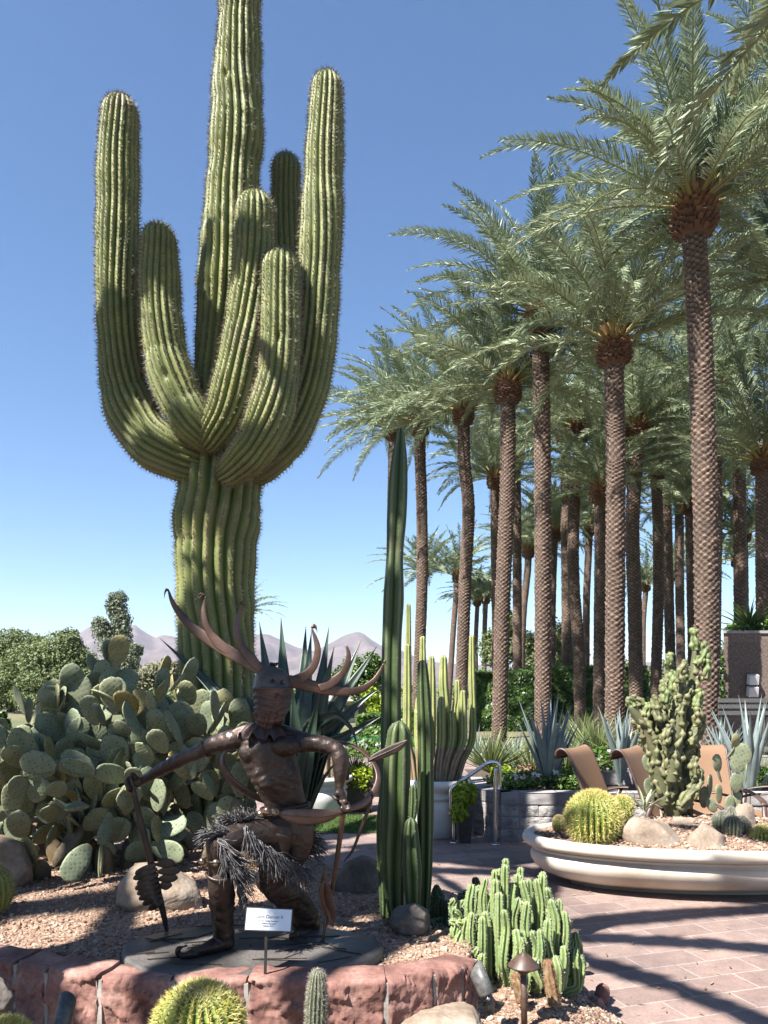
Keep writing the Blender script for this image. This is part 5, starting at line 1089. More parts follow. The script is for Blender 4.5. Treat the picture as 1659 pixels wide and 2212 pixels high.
g=G(); leaves(g,(b_[0],b_[1]-.02,z1+.09),(.13,.13,.14),520,.035,7); leaves(g,(b_[0]-.06,b_[1]-.1,z1-.05),(.10,.06,.12),220,.035,8); single('lime_vine',g,[m_lime],(b_[0],b_[1],z1),'lime green vine in the tall tapered pot by the handrail','plant')
b_,z1=squarepot(822,1640,1720,9.6,36,'plain dark pot just left of the tall green columns',.7)

# ---------------------------------------------------------------- white urn planters on the far paving
def urn(u,Y,w,zr,label):
    c=np.array([XZ(u,Y),Y,0.]); R0=px(w/2,Y); t=thing('urn_planter',c,label,'planter','white urn planters')
    pr=[(.56,.0),(.60,.02),(.70,.18),(.79,.36),(.83,.52),(.81,.60),(.76,.63),(.76,.66),(.84,.68),(.85,.72),(.78,.75),(.79,.79),(.88,.83),(1.0,.88),(1.02,.94),(.98,1.0),(.90,1.0),(.86,.93),(0,.92)]
    g=G(); g.add(*lathe([(a*R0,z*zr) for a,z in pr],c,72)); part('urn',g,[m_white],t)
    g=G(); g.add(*lathe([(.87*R0,zr*.935),(.5*R0,zr*.95),(0.001,zr*.955)],c,40)); part('soil',g,[m_soil],t); return c
c1=urn(942,8.45,152,.63,'white urn planter holding yellow green columns, behind the tall dark columns')
c2=urn(697,9.9,128,.50,'white urn planter glimpsed behind the dancer\'s left arm')
m_ycol=cactusmat('yellow_column_skin',(.15,.19,.06),(.33,.39,.13),(.50,.46,.24),7)
m_scar=cactusmat('scarred_base_skin',(.20,.13,.08),(.36,.26,.17),(.46,.38,.26),12)
t=thing('columnar_cactus',(c1[0],c1[1],.55),'potted clump of yellow green ribbed columns with brown scarred bases','cactus')
def pot_col(u0,ub,vt,w,dY,seed,shape=0):
    Y=8.45+dY; rows=[(ub,1690,w*.75),(ub+(u0-ub)*.4,1645,w*.8),(u0,1600,w),(u0+shape,1540,w),(u0,vt+(1600-vt)*.35,w*.95),(u0,vt+12,w*.7)]
    path=pxpath(rows,Y); path[:,3]*=.86; g=G(); C,Nn,T,R=ribs(g,path,6,.42,.022,8,0,.05,seed,sharp=1.1); spines(g,C,Nn,T,1,.016,3,.004,1,seed)
    V=g.v[0]; 
    part('stem',g,[m_ycol,m_spine],t)
    g=G(); rows=[(ub,1692,w*.84),(ub+(u0-ub)*.4,1645,w*.86),(ub+(u0-ub)*.8,1620,w*.8)]; p2=pxpath(rows,Y-.004); ribs(g,p2,6,.3,.02,8,0,.12,seed+3,tip=True); part('scarred_base',g,[m_scar],t)
for i,a in enumerate([(882,900,1298,8,.1),(880,893,1385,11,.0),(913,915,1368,10,.16),(905,912,1500,12,-.05),(932,930,1412,11,.1),(958,940,1412,13,.0,4),(953,945,1500,11,-.12),(988,965,1462,10,.05,-3),(1000,970,1485,10,-.08),(1019,985,1366,9,.05,2),(922,925,1560,11,-.16),(975,955,1530,10,-.1)]): pot_col(*a[:5],seed=i,shape=a[5] if len(a)>5 else 0)
g=G(); r=np.random.default_rng(6)
t=thing('columnar_cactus',(c2[0],c2[1],.45),'straw coloured ribbed cactus stump in the urn behind the dancer\'s arm','cactus')
g=G(); C,Nn,T,R=ribs(g,pxpath([(702,1690,32),(700,1650,34),(703,1610,33),(706,1570,28)],9.9),14,.18,.03,6,0,.05,3); spines(g,C,Nn,T,1,.03,4,.005,1,3); part('stem',g,[m_scar,m_tanspine],t)

# ---------------------------------------------------------------- stainless handrail
t=thing('handrail',(XZ(1070,8.),8.,0),'bent stainless steel handrail at the corner of the block wall','handrail')
def rail(rows,Yr,rr=.021):
    g=G(); c=cr(np.array([P(u,v,y) for u,v,y in rows]),.02); g.add(*tube(c,rr,14)); return g
Yh=7.95
part('post',rail([(1070,1821,Yh),(1070,1760,Yh),(1070,1700,Yh),(1071,1660,Yh)],Yh),[m_steel],t)
part('post',rail([(981,1812,8.05),(981,1760,8.05),(981,1716,8.05)],Yh),[m_steel],t)
part('rail',rail([(974,1760,8.0),(974,1730,8.0),(974,1708,8.0),(977,1701,8.0),(985,1695,8.0),(1010,1678,7.98),(1040,1657,7.96),(1052,1649,7.95),(1064,1646,7.95),(1074,1648,7.95),(1079,1656,7.95),(1080,1680,7.95),(1079,1700,7.95),(1074,1706,7.95)],Yh),[m_steel],t)
for u,Yq in ((1070,Yh),(981,8.05)):
    c=np.array([XZ(u,Yq),Yq,.0]); g=G(); g.add(*lathe([(.045,.001),(.045,.008),(.022,.012)],c,20)); part('floor_flange',g,[m_steel],t)

# ---------------------------------------------------------------- sling lounge chairs
m_sling,nt,b=nodes('tan_sling'); c=coord(nt); w=tex(nt,'noise',3,c,3); ck=tex(nt,'noise',220,c,2)
cc=mixc(nt,1.,ramp(nt,w.outputs['Fac'],[(.3,(.31,.17,.095)),(.7,(.36,.21,.12))]),ramp(nt,ck.outputs['Fac'],[(.35,(.85,.85,.85)),(.65,(1.12,1.12,1.12))]),'MULTIPLY'); nt.links.new(cc,b.inputs['Base Color']); b.inputs['Roughness'].default_value=.7
bump(nt,b,ck.outputs['Fac'],.2,.002)
m_frame=M('brown_chair_frame',[(.3,(.085,.05,.04)),(.7,(.12,.075,.06))],20,.45)
def chair(x,y,rz,label,scroll=.07,flat=False):
    """y forward is the way it faces; seat 0.36 m high"""
    t=thing('lounge_chair',(x,y,0),label,'chair','tan sling lounge chairs'); Rm=rotz(rz)
    if not flat: prof=[(.62,.30),(.58,.345),(.45,.37),(.2,.345),(.0,.33),(-.10,.37),(-.17,.50),(-.25,.70),(-.33,.90),(-.38,1.0),(-.44,1.035),(-.49,1.01),(-.50,.955)]
    else: prof=[(1.3,.34),(1.0,.36),(.6,.36),(.2,.35),(0,.345),(-.3,.40),(-.7,.50)]
    c=cr(np.array([(0,a,z) for a,z in prof]),.025); w=.28; wd=lambda P_: P_@Rm.T+np.array([x,y,0])
    T=np.gradient(c,axis=0); T/=np.linalg.norm(T,axis=1,keepdims=True); Nn=np.cross(T,[1,0,0]); xs=np.linspace(-w,w,9)
    V=np.stack([np.stack([xs*0+xx,np.full(len(c),0)],0) for xx in [0]],0) if False else None
    A=c[:,None]+np.array([1,0,0])*xs[None,:,None]+Nn[:,None]*(.012*(1-(xs/w)**2))[None,:,None]*-1; k=len(c)
    i=(np.arange(k-1)[:,None]*9+np.arange(8)[None]).ravel(); Q=np.stack([i,i+1,i+10,i+9],1); Bk=A+Nn[:,None]*.006
    g=G(); g.add(wd(A.reshape(-1,3)),Q); g.add(wd(Bk.reshape(-1,3)),Q[:,::-1]); part('sling',g,[m_sling],t)
    g=G()
    for s in (-1,1):
        g.add(*tube(wd(c+[s*(w+.012),0,0]),.013,8))
    for q in (2,-1) if not flat else (0,-1): p=c[q]; g.add(*tube(wd(np.array([p-[w,0,.01],p+[w,0,-.01]])),.012,8))
    part('frame',g,[m_frame],t)
    if not flat:
        for s in (-1,1):
            xx=s*(w+.045); a=cr(np.array([(xx,-.22,.60),(xx,-.05,.635),(xx,.2,.63),(xx,.42,.60),(xx,.52,.56)]),.03)
            g=G(); g.add(*tube(wd(a),np.stack([np.full(len(a),.012),np.full(len(a),.03)],1),10,(0,0,1))); part('armrest',g,[m_frame],t)
            for (p,q) in (((xx,.50,.57),(xx,.56,.0)),((xx,-.08,.63),(xx,-.30,.0))):
                g=G(); g.add(*bar(wd(np.array([p]))[0],wd(np.array([q]))[0],.04,.022)); part('leg',g,[m_frame],t)
    else:
        for s in (-1,1):
            for yy in (1.1,-.4): g=G(); g.add(*bar(wd(np.array([(s*w,yy,.34)]))[0],wd(np.array([(s*w,yy,0.)]))[0],.03,.02)); part('leg',g,[m_frame],t)
chair(2.22,7.3,R_(-126),'tan sling lounge chair facing right, its scrolled top against the agave')
chair(2.72,7.2,R_(-126),'tan sling lounge chair seen from behind, left of the knobbly cactus')
chair(3.15,7.45,R_(175),'tan sling lounge chair seen from behind between the knobbly cactus and the small prickly pear')
chair(3.98,7.35,R_(60),'tan lounge chair at the right edge showing only its brown armrest')
# ---------------------------------------------------------------- date palms
m_bark,nt,b=nodes('palm_bark'); c=coord(nt); n1=tex(nt,'noise',3,c,5); n2=tex(nt,'noise',45,c,4)
cc=ramp(nt,attr(nt),[(0,(.03,.02,.015)),(.35,(.12,.082,.062)),(.7,(.22,.158,.122)),(1,(.48,.37,.29))])  # crevices: old fibre plus painted shade; upper scale edges painted lighter as if sunlit
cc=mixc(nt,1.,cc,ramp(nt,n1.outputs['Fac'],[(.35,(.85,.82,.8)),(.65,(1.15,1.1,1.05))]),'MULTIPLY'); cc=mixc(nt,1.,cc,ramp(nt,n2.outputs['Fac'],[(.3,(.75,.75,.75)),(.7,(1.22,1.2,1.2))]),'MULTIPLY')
nt.links.new(cc,b.inputs['Base Color']); b.inputs['Roughness'].default_value=.9; bump(nt,b,n2.outputs['Fac'],.5,.02)
m_boot,nt,b=nodes('palm_boots'); nt.links.new(ramp(nt,attr(nt),[(0,(.10,.05,.03)),(.4,(.20,.095,.048)),(.75,(.31,.155,.075)),(1,(.46,.30,.14))]),b.inputs['Base Color']); b.inputs['Roughness'].default_value=.85
m_frond=leafmat('palm_leaflet',(.095,.135,.085),(.31,.355,.225),.5,.14,.3)
m_rachis,nt,b=nodes('palm_petiole'); nt.links.new(ramp(nt,attr(nt),[(0,(.34,.19,.05)),(.06,(.32,.24,.08)),(.16,(.24,.25,.10)),(1,(.22,.27,.12))]),b.inputs['Base Color']); b.inputs['Roughness'].default_value=.5
def crownmesh(seed, nf=64, L=3.4, pairs=74, dead=0, loft=0., lw=.0112, ll=.42, elr=(84,8), roll=.8):
    r=np.random.default_rng(seed); g=G(); VV=[]; KK=[]
    for i in range(nf):
        f=(i+.5)/nf; el=R_(elr[0]-(elr[0]-elr[1])*f**.9+r.normal(0,6))+loft; az=i*2.39996+r.normal(0,.22); l=L*r.uniform(.86,1.08)*(.80+.22*math.sin(min(f*2.6,1.57)))
        m=22; s=np.linspace(0,1,m); bend=R_(r.uniform(34,62))*(.75+.5*math.cos(el)); e=el-bend*s**1.45
        ds=l/(m-1); h=np.concatenate([[0],np.cumsum(np.cos(e[:-1])*ds)]); z=np.concatenate([[0],np.cumsum(np.sin(e[:-1])*ds)])
        sw=r.normal(0,.10)*s**2*l
        o=np.array([math.cos(az),math.sin(az),0]); sd=np.array([-math.sin(az),math.cos(az),0])
        Pt=o*(.10+h)[:,None]+sd*sw[:,None]+np.array([0,0,1])*(z+.18*(1-f)-.12)[:,None]
        g.add(*tube(Pt,np.stack([np.interp(s,[0,.15,1],[.035,.020,.004]),np.interp(s,[0,.15,1],[.055,.024,.004])],1),5,(0,0,1) if abs(math.sin(el))<.95 else o,False),mat=1,attr=np.repeat(s,5))
        T,N,B=frames(Pt,np.array([0,0,1.])+o*.01 if el<1.35 else -o); kf=np.clip(r.normal(.5,.22)+.25*(f-.5),0,1)
        twist=r.normal(0,.35)
        q=np.linspace(.13,.995,pairs); 
        for sg in (-1,1):
            qq=q+r.uniform(-.004,.004,pairs); ix=np.clip(qq*(m-1),0,m-1.001); i0=ix.astype(int); fr=(ix-i0)[:,None]
            p=Pt[i0]*(1-fr)+Pt[np.minimum(i0+1,m-1)]*fr; Ti=T[i0]; Ni=N[i0]; Bi=B[i0]
            prof=ll*np.clip(np.sin(np.pi*np.clip(qq,0,1)**.75)**.55,.28,1)*(1-.25*qq); prof=prof*r.uniform(.85,1.1,pairs)
            ang=R_(58)-R_(24)*qq+r.normal(0,.08,pairs); va=R_(1)*r.choice([4,30],pairs)+r.normal(0,.10,pairs)+twist*sg
            dr=Ti*np.cos(ang)[:,None]+(Bi*sg*np.cos(va)[:,None]+Ni*np.sin(va)[:,None])*np.sin(ang)[:,None]
            ns=np.cross(dr,Ti); ns/=np.linalg.norm(ns,axis=1,keepdims=True)+1e-9; rl=r.normal(0,roll,pairs)[:,None]; wv=(np.cross(ns,dr)*np.cos(rl)+ns*np.sin(rl))*lw
            md=p+dr*(prof*.5)[:,None]; tp=p+dr*prof[:,None]-np.array([0,0,1])*(prof*.10)[:,None]
            VV.append(np.stack([p-wv*.5,md-wv,tp,md+wv,p+wv*.5],1).reshape(-1,3)); KK.append(np.repeat(np.clip(kf+r.normal(0,.12,pairs),0,1),5))
    V=np.concatenate(VV); F=np.arange(len(V)).reshape(-1,5); g.add(V,[F],0,np.concatenate(KK),smooth=False)
    return g.mesh('crown',[m_frond,m_rachis])
CROWNS=[crownmesh(1,62,3.5,112),crownmesh(2,56,3.4,108),crownmesh(3,60,3.5,110,loft=.04),crownmesh(4,54,3.4,108,loft=-.05)]
SPARSE=crownmesh(7,20,3.6,90,lw=.026,ll=.5)
FEW=crownmesh(8,13,3.6,90,lw=.028,ll=.52)
BAND=crownmesh(9,10,3.5,170,lw=.05,ll=.27,elr=(46,2),roll=.08)  # crown shaped to cast banded shade: few fronds with broad, close leaflets
CFAR=[crownmesh(11,44,3.7,50,lw=.024),crownmesh(12,40,3.6,50,lw=.024,loft=.1)]
def bootmesh(seed, h=.85, r0=.26, r1=.40):
    r=np.random.default_rng(seed); g=G(); z=np.array([-.02,.06,.2,.4,.62,.8,1.0])*h; rad=np.array([r0*.95,r0*1.15,r1*.92,r1,r1*.93,r1*.72,r1*.38]); n=24
    Pt=np.stack([0*z,0*z,z],1); c=cr(np.hstack([Pt,rad[:,None]]),.05); g.add(*tube(c[:,:3],c[:,3]*.93,n,(1,0,0)),attr=.12)
    for i in range(230):
        f=(i+.5)/230; zz=h*(.04+.94*f); a=i*2.39996; R0=np.interp(zz,z,rad)*.9; o=np.array([math.cos(a),math.sin(a),0]); sd=np.array([-o[1],o[0],0]); up=.45+1.5*f
        d_=o+np.array([0,0,up]); d_/=np.linalg.norm(d_); l=r.uniform(.06,.12)*(1+5*max(0,f-.72)); w=r.uniform(.035,.055)
        p=o*R0+[0,0,zz]; nn=np.cross(sd,d_); V,F=obox(p+d_*l*.4,[sd,d_,nn],(w,l,.016)); V[[2,3,6,7]]=V[[2,3,6,7]]*1.0
        g.add(V,F,0,np.clip(.10+.62*f**1.5+r.normal(0,.15),0,1),smooth=False)
    return g.mesh('boot_bulb',[m_boot])
BOOTS=[bootmesh(1),bootmesh(2,.95,.25,.42)]
def trunk(g, Pt, R, n, row, per, amp, seed):
    c=cr(np.hstack([Pt,R[:,None]]),row/per); P3=c[:,:3]; Rr=c[:,3]; k=len(P3); m=n*6 if row<.12 else n*4
    th=np.arange(m)/m; zz=np.arange(k)*row/per
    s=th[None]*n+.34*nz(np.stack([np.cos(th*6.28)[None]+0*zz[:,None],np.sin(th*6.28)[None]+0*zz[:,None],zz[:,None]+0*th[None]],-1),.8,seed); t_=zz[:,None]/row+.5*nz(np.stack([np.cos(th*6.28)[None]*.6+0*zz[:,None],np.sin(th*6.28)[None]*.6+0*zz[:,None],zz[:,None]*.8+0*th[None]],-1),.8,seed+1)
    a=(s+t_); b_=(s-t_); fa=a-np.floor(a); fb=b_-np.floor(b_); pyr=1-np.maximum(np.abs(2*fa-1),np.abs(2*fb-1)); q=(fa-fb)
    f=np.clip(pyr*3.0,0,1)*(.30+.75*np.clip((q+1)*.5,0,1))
    cell=np.sin(np.floor(a)*12.9+np.floor(b_)*78.2+seed)*43758.5; rn=cell-np.floor(cell)
    pr=1-amp*.5+amp*f*(.75+.5*rn)
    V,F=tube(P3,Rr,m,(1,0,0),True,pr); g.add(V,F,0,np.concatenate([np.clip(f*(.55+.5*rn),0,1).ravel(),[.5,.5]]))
def palm(label, pts, bulb, Y, w, crown, yaw, cs=1., far=0, hw=None, hidden=False, tilt=(0,0), boots=0, bs=1.):
    """pts: (u,v) along the trunk from low to high; bulb: v of the bulb's underside; w trunk width in px"""
    rows=np.array([P(u,v,Y) for u,v in pts]); base=np.array([rows[0,0]+(rows[0,0]-rows[1,0])/(rows[0,2]-rows[1,2]+1e-6)*(0-rows[0,2]),Y,0.])
    if rows[0,2]>.05: rows=np.vstack([base,rows])
    t=thing('palm_tree',base,label,'palm tree','date palms'); rad=px(w*.43,Y); R=np.full(len(rows),rad); R[0]=rad*1.08
    g=G(); nn=9 if not far else 8
    if far<2: trunk(g,rows,R,nn,.105 if not far else .12,5 if not far else 4,.27,int(abs(rows[0,0])*10))
    else: trunk(g,rows,R,7,.2,4,.16,3)
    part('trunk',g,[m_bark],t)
    top=rows[-1]; o=link('boot_bulb',BOOTS[boots],t); sc_=rad/.26*bs*1.12; o.location=top-base-np.array([0,0,.02]); o.rotation_euler=(0,0,yaw*2.); o.scale=(sc_,)*3
    cz=.80*sc_*(.95 if boots else .85)
    cr_=link('crown',crown,t); cr_.location=top-base+np.array([0,0,cz]); cr_.rotation_euler=(tilt[0],tilt[1],yaw); cr_.scale=(cs,)*3
    return t
C0,C1,C2,C3=CROWNS; F0,F1=CFAR
palm('thickest and tallest palm in full view, its trunk passing behind the knobbly cactus',[(1527,1560),(1527,1400),(1524,1100),(1515,800),(1507,640),(1500,512)],512,13.2,57,C0,.4,1.02,bs=1.05)
palm('second tallest palm, its dark brown bulb open to view mid grove',[(1328,1560),(1329,1300),(1330,1000),(1328,900),(1326,792)],792,16.6,46,C2,1.3,1.05)
palm('palm with a pale orange brown trunk whose bulb hides behind hanging fronds',[(1173,1560),(1173,1300),(1172,1000),(1168,760),(1166,720)],720,19,40,C1,2.2,1.12)
palm('palm leaning right whose trunk rises just behind the handrail',[(1078,1600),(1086,1300),(1096,1050),(1097,872)],872,20.6,37,C3,3.3,1.1)
palm('palm trunk standing behind the potted yellow columns, its bulb below spreading fronds',[(998,1450),(1005,1250),(1012,1100),(1003,1000),(1001,918)],918,24.6,30,C1,4.1,1.12)
palm('palm trunk rising straight from the left of the potted yellow columns',[(905,1450),(912,1250),(911,1100),(908,1000),(907,942)],942,28,27,C3,5.0,1.15)
palm('leftmost grove palm, its trunk behind the tall dark column',[(842,1500),(843,1300),(846,1100),(848,1000),(849,952)],952,34,22,C0,.9,1.2,far=1)
palm('palm with a curved shaded trunk left of the middle of the grove',[(1253,1560),(1250,1400),(1239,1250),(1240,1100),(1249,990),(1253,952)],952,27,28,C1,1.7,1.1,far=1)
palm('palm with a shaded trunk just right of the grove\'s middle palm',[(1374,1520),(1371,1300),(1366,1150),(1372,1020),(1377,958)],958,24,33,C2,2.6,1.0)
palm('palm with a broad dark bulb low behind the grove\'s middle palm',[(1294,1520),(1296,1300),(1297,1200),(1297,1088)],1088,25,29,C0,3.6,.95,far=1)
palm('slim dark trunked palm with a narrow orange bulb, right of the middle',[(1416,1500),(1422,1300),(1422,1150),(1418,1040)],1040,28,26,C1,4.4,1.,far=1,bs=.8)
palm('dark trunked palm partly hidden by the leaning trunk behind the handrail',[(1073,1450),(1072,1300),(1070,1150),(1070,1056)],1056,32,23,C2,5.3,1.,far=1)
palm('palm behind the thickest trunk, its bulb peeping out on the right',[(1541,1500),(1543,1200),(1546,1000),(1550,868)],868,24,31,C3,.2,1.08)
palm('palm at the right edge whose bulb shows above the stone wall',[(1650,1500),(1648,1300),(1647,1150),(1647,1026)],1026,21,32,C1,1.1,1.1,bs=.95)
palm('dark trunked palm rising above the planted roof of the stone wall',[(1608,1450),(1608,1300),(1606,1172)],1172,36,20,F0,1.9,1.15,far=1,bs=1.)
palm('very slim far palm left of the dark trunk above the stone wall',[(1593,1450),(1592,1300),(1590,1225)],1225,52,13,F1,2.7,1.1,far=2)
palm('leaning far palm in the gap left of the palm behind the potted columns',[(974,1440),(980,1350),(986,1280),(988,1258)],1258,62,14,F0,3.1,1.35,far=2,tilt=(0,-.1))
palm('short far palm seen low in the gap, orange bulb against the sky',[(1028,1450),(1028,1380),(1031,1310)],1310,66,11,F1,4.2,1.1,far=2)
palm('far palm with a dark bulb beside the short orange bulbed one',[(1046,1450),(1047,1360),(1049,1305)],1305,64,12,F0,5.1,1.,far=2)
palm('far pale trunked palm in the gap right of the leaning trunk',[(1126,1450),(1130,1330),(1139,1240),(1141,1206)],1206,44,17,C1,.7,1.1,far=1)
palm('far palm in the gap between the curved trunk and the broad dark bulb',[(1266,1480),(1267,1300),(1271,1200),(1273,1158)],1158,42,17,F1,1.5,1.1,far=1)
palm('far palm with an orange bulb between two shaded trunks',[(1389,1450),(1390,1340),(1395,1278)],1278,52,13,F0,2.3,.85,far=2)
palm('far palm whose small bulb stands clear between the slim dark trunk and the thickest one',[(1446,1450),(1448,1330),(1450,1258)],1258,54,13,F1,3.4,1.15,far=2,bs=1.2)
palm('palm whose bulb peeps from behind the pale orange trunk',[(1190,1480),(1192,1300),(1196,1170)],1170,38,20,C2,4.6,.95,far=1)
palm('far palm whose crown spreads behind the straight trunk left of the potted columns',[(913,1450),(915,1330),(917,1250)],1250,64,12,F0,5.6,1.3,far=2)
palm('palm whose bulb shows on the left edge of the thickest trunk',[(1497,1480),(1493,1250),(1490,1112)],1112,31,22,C0,.5,1.0,far=1)
palm('palm with its bulb just right of the thickest trunk, lower down',[(1547,1480),(1550,1200),(1553,1078)],1078,36,20,F1,1.2,1.1,far=1)
palm('distant palm tip showing right of the saguaro above the hills',[(520,1460),(522,1380),(524,1335)],1335,70,11,F0,2.0,1.05,far=2)
palm('tall palm outside the right edge, its crown filling the upper right corner',[(1760,1500),(1745,1000),(1725,380)],380,15.5,50,C1,2.9,1.08)
palm('palm outside the right edge with dark hanging fronds beside the thickest trunk',[(1725,1500),(1715,1000),(1700,640)],640,17,46,C3,4.0,1.08)
palm('palm crown filling the right side behind the thickest trunk',[(1600,1480),(1597,1000),(1590,760)],760,27,30,C1,5.2,1.15,far=1)
palm('back row palm whose crown fills the gap above the curved trunk',[(1225,1480),(1222,1100),(1220,960)],960,33,24,F0,.1,1.15,far=1)
palm('back row palm whose crown fills the gap right of the middle bulb',[(1450,1480),(1440,1100),(1440,900)],900,32,24,F1,1.0,1.15,far=1)
palm('back row palm with a dark trunk between the leaning trunk and the pale orange one',[(1118,1500),(1117,1200),(1115,1010)],1010,35,22,F0,2.2,1.1,far=1)
palm('back row palm with a dark trunk just left of the middle palm',[(1318,1500),(1312,1250),(1311,1030)],1030,36,22,F1,3.0,1.1,far=1)
palm('back row palm with a slim trunk between the slim dark trunk and the thickest one',[(1472,1500),(1468,1250),(1467,1000)],1000,36,21,F0,4.4,1.1,far=1)
# palms outside the frame; all but the first are unseen, placed for their shade
def nearpalm(label, x, y, h, crown, yaw, cs=1., lean=(0,0), tilt=(0,0)):
    base=np.array([x,y,0.]); t=thing('palm_tree',base,label,'palm tree','date palms'); rows=np.array([base,base+[lean[0]*.5,lean[1]*.5,h*.55],base+[lean[0],lean[1],h]])
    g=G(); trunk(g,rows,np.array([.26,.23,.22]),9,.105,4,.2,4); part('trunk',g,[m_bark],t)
    o=link('boot_bulb',BOOTS[0],t); o.location=rows[-1]-base; o.scale=(.9,)*3; o2=link('crown',crown,t); o2.location=rows[-1]-base+[0,0,.62]; o2.rotation_euler=(tilt[0],tilt[1],yaw); o2.scale=(cs,)*3
nearpalm('nearest palm overhead, only its dark hanging frond tips entering the top right corner',4.75,7.6,8.6,SPARSE,.3,1.0)
nearpalm('palm left of the camera shading the saguaro and prickly pears',-5.6,3.6,7.3,BAND,1.0,1.0)
nearpalm('palm at the far left whose shade falls low on the saguaro',-6.1,2.7,7.2,BAND,2.1,1.0)
nearpalm('palm far to the left whose shade bands the gravel',-8.3,-1.3,8.6,BAND,.3,1.0)
nearpalm('palm left behind the camera shading the agave and tall columns',-2.92,1.82,5.6,BAND,1.2,.78)
nearpalm('palm behind the camera shading the paving',-.9,-1.0,9.0,BAND,.4,1.1)
# ---------------------------------------------------------------- trees, hedges and shrubs beyond
m_tw=M('tree_bark',[(.3,(.08,.06,.045)),(.7,(.17,.135,.10))],12,.95,[(30,.6,.02)])
m_mesq=leafmat('mesquite_leaf',(.10,.145,.05),(.27,.32,.13),.6,.25)
m_euc=leafmat('eucalyptus_leaf',(.14,.18,.11),(.30,.33,.22),.55,.25)
m_ficus=leafmat('ficus_leaf',(.022,.062,.012),(.13,.235,.04),.4,.25)
m_tan=leafmat('dry_shrub_leaf',(.19,.19,.10),(.31,.30,.19),.7,.2)
def tree(name, base, blobs, mat, size, label, seed, cat='tree', group=None, trunks=True, n=900):
    """blobs: (dx,dy,z,rx,ry,rz) relative to the base"""
    base=np.asarray(base,float); t=thing(name,base,label,cat,group); g=G()
    for i,bq in enumerate(blobs): leaves(g,base+bq[:3],bq[3:],int(n*min(3.,(bq[3]*bq[5])**.5)),size,seed+i*3,shell=.35)
    part('crown',g,[mat],t)
    if trunks:
        g=G(); hh=min(bq[2]-bq[5]*.2 for bq in blobs)
        g.add(*tube(cr([base-[0,0,.2],base+[.05,0,hh*.5],base+[0,0,hh]],.2),np.linspace(.2,.12,len(cr([base-[0,0,.2],base+[.05,0,hh*.5],base+[0,0,hh]],.2))),10))
        for bq in blobs: 
            e=base+np.array(bq[:3]); c=cr([base+[0,0,hh*.8],(base+[0,0,hh]+e)/2+[0,0,.1],e],.3); g.add(*tube(c,np.linspace(.11,.03,len(c)),7))
        part('trunk',g,[m_tw],t)
    return t
def treepx(name, Y, ub, blobs, mat, size, label, seed, **k):
    """blobs in px: (u,v,w,h) with optional depth offset"""
    base=np.array([XZ(ub,Y),Y,0.]); bl=[]
    for q in blobs:
        p=P(q[0],q[1],Y+(q[4] if len(q)>4 else 0)); bl.append((p[0]-base[0],p[1]-base[1],p[2],px(q[2]/2,Y),px(q[2]/2,Y)*.8,px(q[3]/2,Y)))
    return tree(name,base,bl,mat,size,label,seed,**k)
treepx('mesquite_tree',55,25,[(-20,1420,100,110),(30,1400,85,80),(0,1450,130,80),(-60,1440,110,110),(0,1495,140,80),(-60,1500,110,80),(55,1490,90,80)],m_mesq,.11,'leafy green tree cut off by the left edge',1,n=3200)
treepx('mesquite_tree',50,130,[(130,1420,120,110),(85,1430,90,100),(175,1440,85,100),(110,1465,150,70),(190,1470,90,60),(150,1385,60,50),(110,1505,150,70),(190,1505,100,60),(60,1500,80,70),(230,1500,70,50)],m_mesq,.105,'broad rounded green tree left of the hills',2,n=3400)
treepx('mesquite_tree',52,60,[(60,1440,110,110),(20,1470,110,80),(95,1475,100,70),(75,1400,60,60)],m_mesq,.105,'green tree filling the line between the two broad trees at the left',21,n=3200)
treepx('mesquite_tree',54,225,[(215,1480,100,70),(170,1470,90,70),(255,1490,80,50)],m_mesq,.105,'low green tree at the foot of the tall ragged one',22,n=3000)
treepx('eucalyptus_tree',70,245,[(250,1310,50,60),(262,1345,48,70),(225,1360,56,44),(240,1395,60,70),(268,1390,40,70),(215,1345,34,26),(256,1292,36,30)],m_euc,.13,'tall ragged grey green tree standing in front of the hills',3,n=1500)
treepx('eucalyptus_tree',66,285,[(285,1420,44,60),(275,1450,50,60),(300,1405,22,30)],m_euc,.12,'small grey green tree at the right foot of the tall ragged one',4,n=1500)
treepx('dry_shrub',45,345,[(340,1455,80,60),(375,1450,50,50),(310,1468,60,50)],m_tan,.12,'pale tan shrub low between the prickly pear and the saguaro',5,cat='shrub',n=1400)
treepx('green_shrub',13,5,[(0,1590,60,120),(-40,1600,80,120)],m_ficus,.06,'dark green shrub at the left edge behind the prickly pear',6,cat='shrub',n=2400)
treepx('oleander_bush',34,775,[(770,1450,70,70),(805,1440,50,70),(740,1470,60,60),(790,1490,80,70),(822,1452,40,60)],m_ficus,.09,'leafy green bush left of the tall dark column under the hills',7,cat='shrub',n=1700,trunks=False)
treepx('lime_tree',25,812,[(812,1530,40,80),(818,1570,40,60),(800,1500,40,40)],m_lime,.06,'bright green small tree beside the pale building',8,n=2600)
treepx('mesquite_tree',48,1200,[(1130,1400,90,90),(1205,1390,80,90),(1225,1430,80,90),(1160,1440,110,80),(1070,1400,60,110),(1100,1350,50,60)],m_mesq,.105,'grey green tree behind the pale orange brown palm trunk',9,n=3400)
treepx('eucalyptus_tree',60,1590,[(1592,1385,50,70),(1570,1420,40,60),(1610,1400,30,50)],m_euc,.12,'pale grey green tree left of the stone wall top',10,n=1500)
treepx('eucalyptus_tree',62,1440,[(1440,1450,40,50),(1465,1435,40,50),(1410,1465,40,40),(1485,1450,40,50)],m_euc,.12,'low grey green tree in the gap left of the thickest palm trunk',11,n=1600)
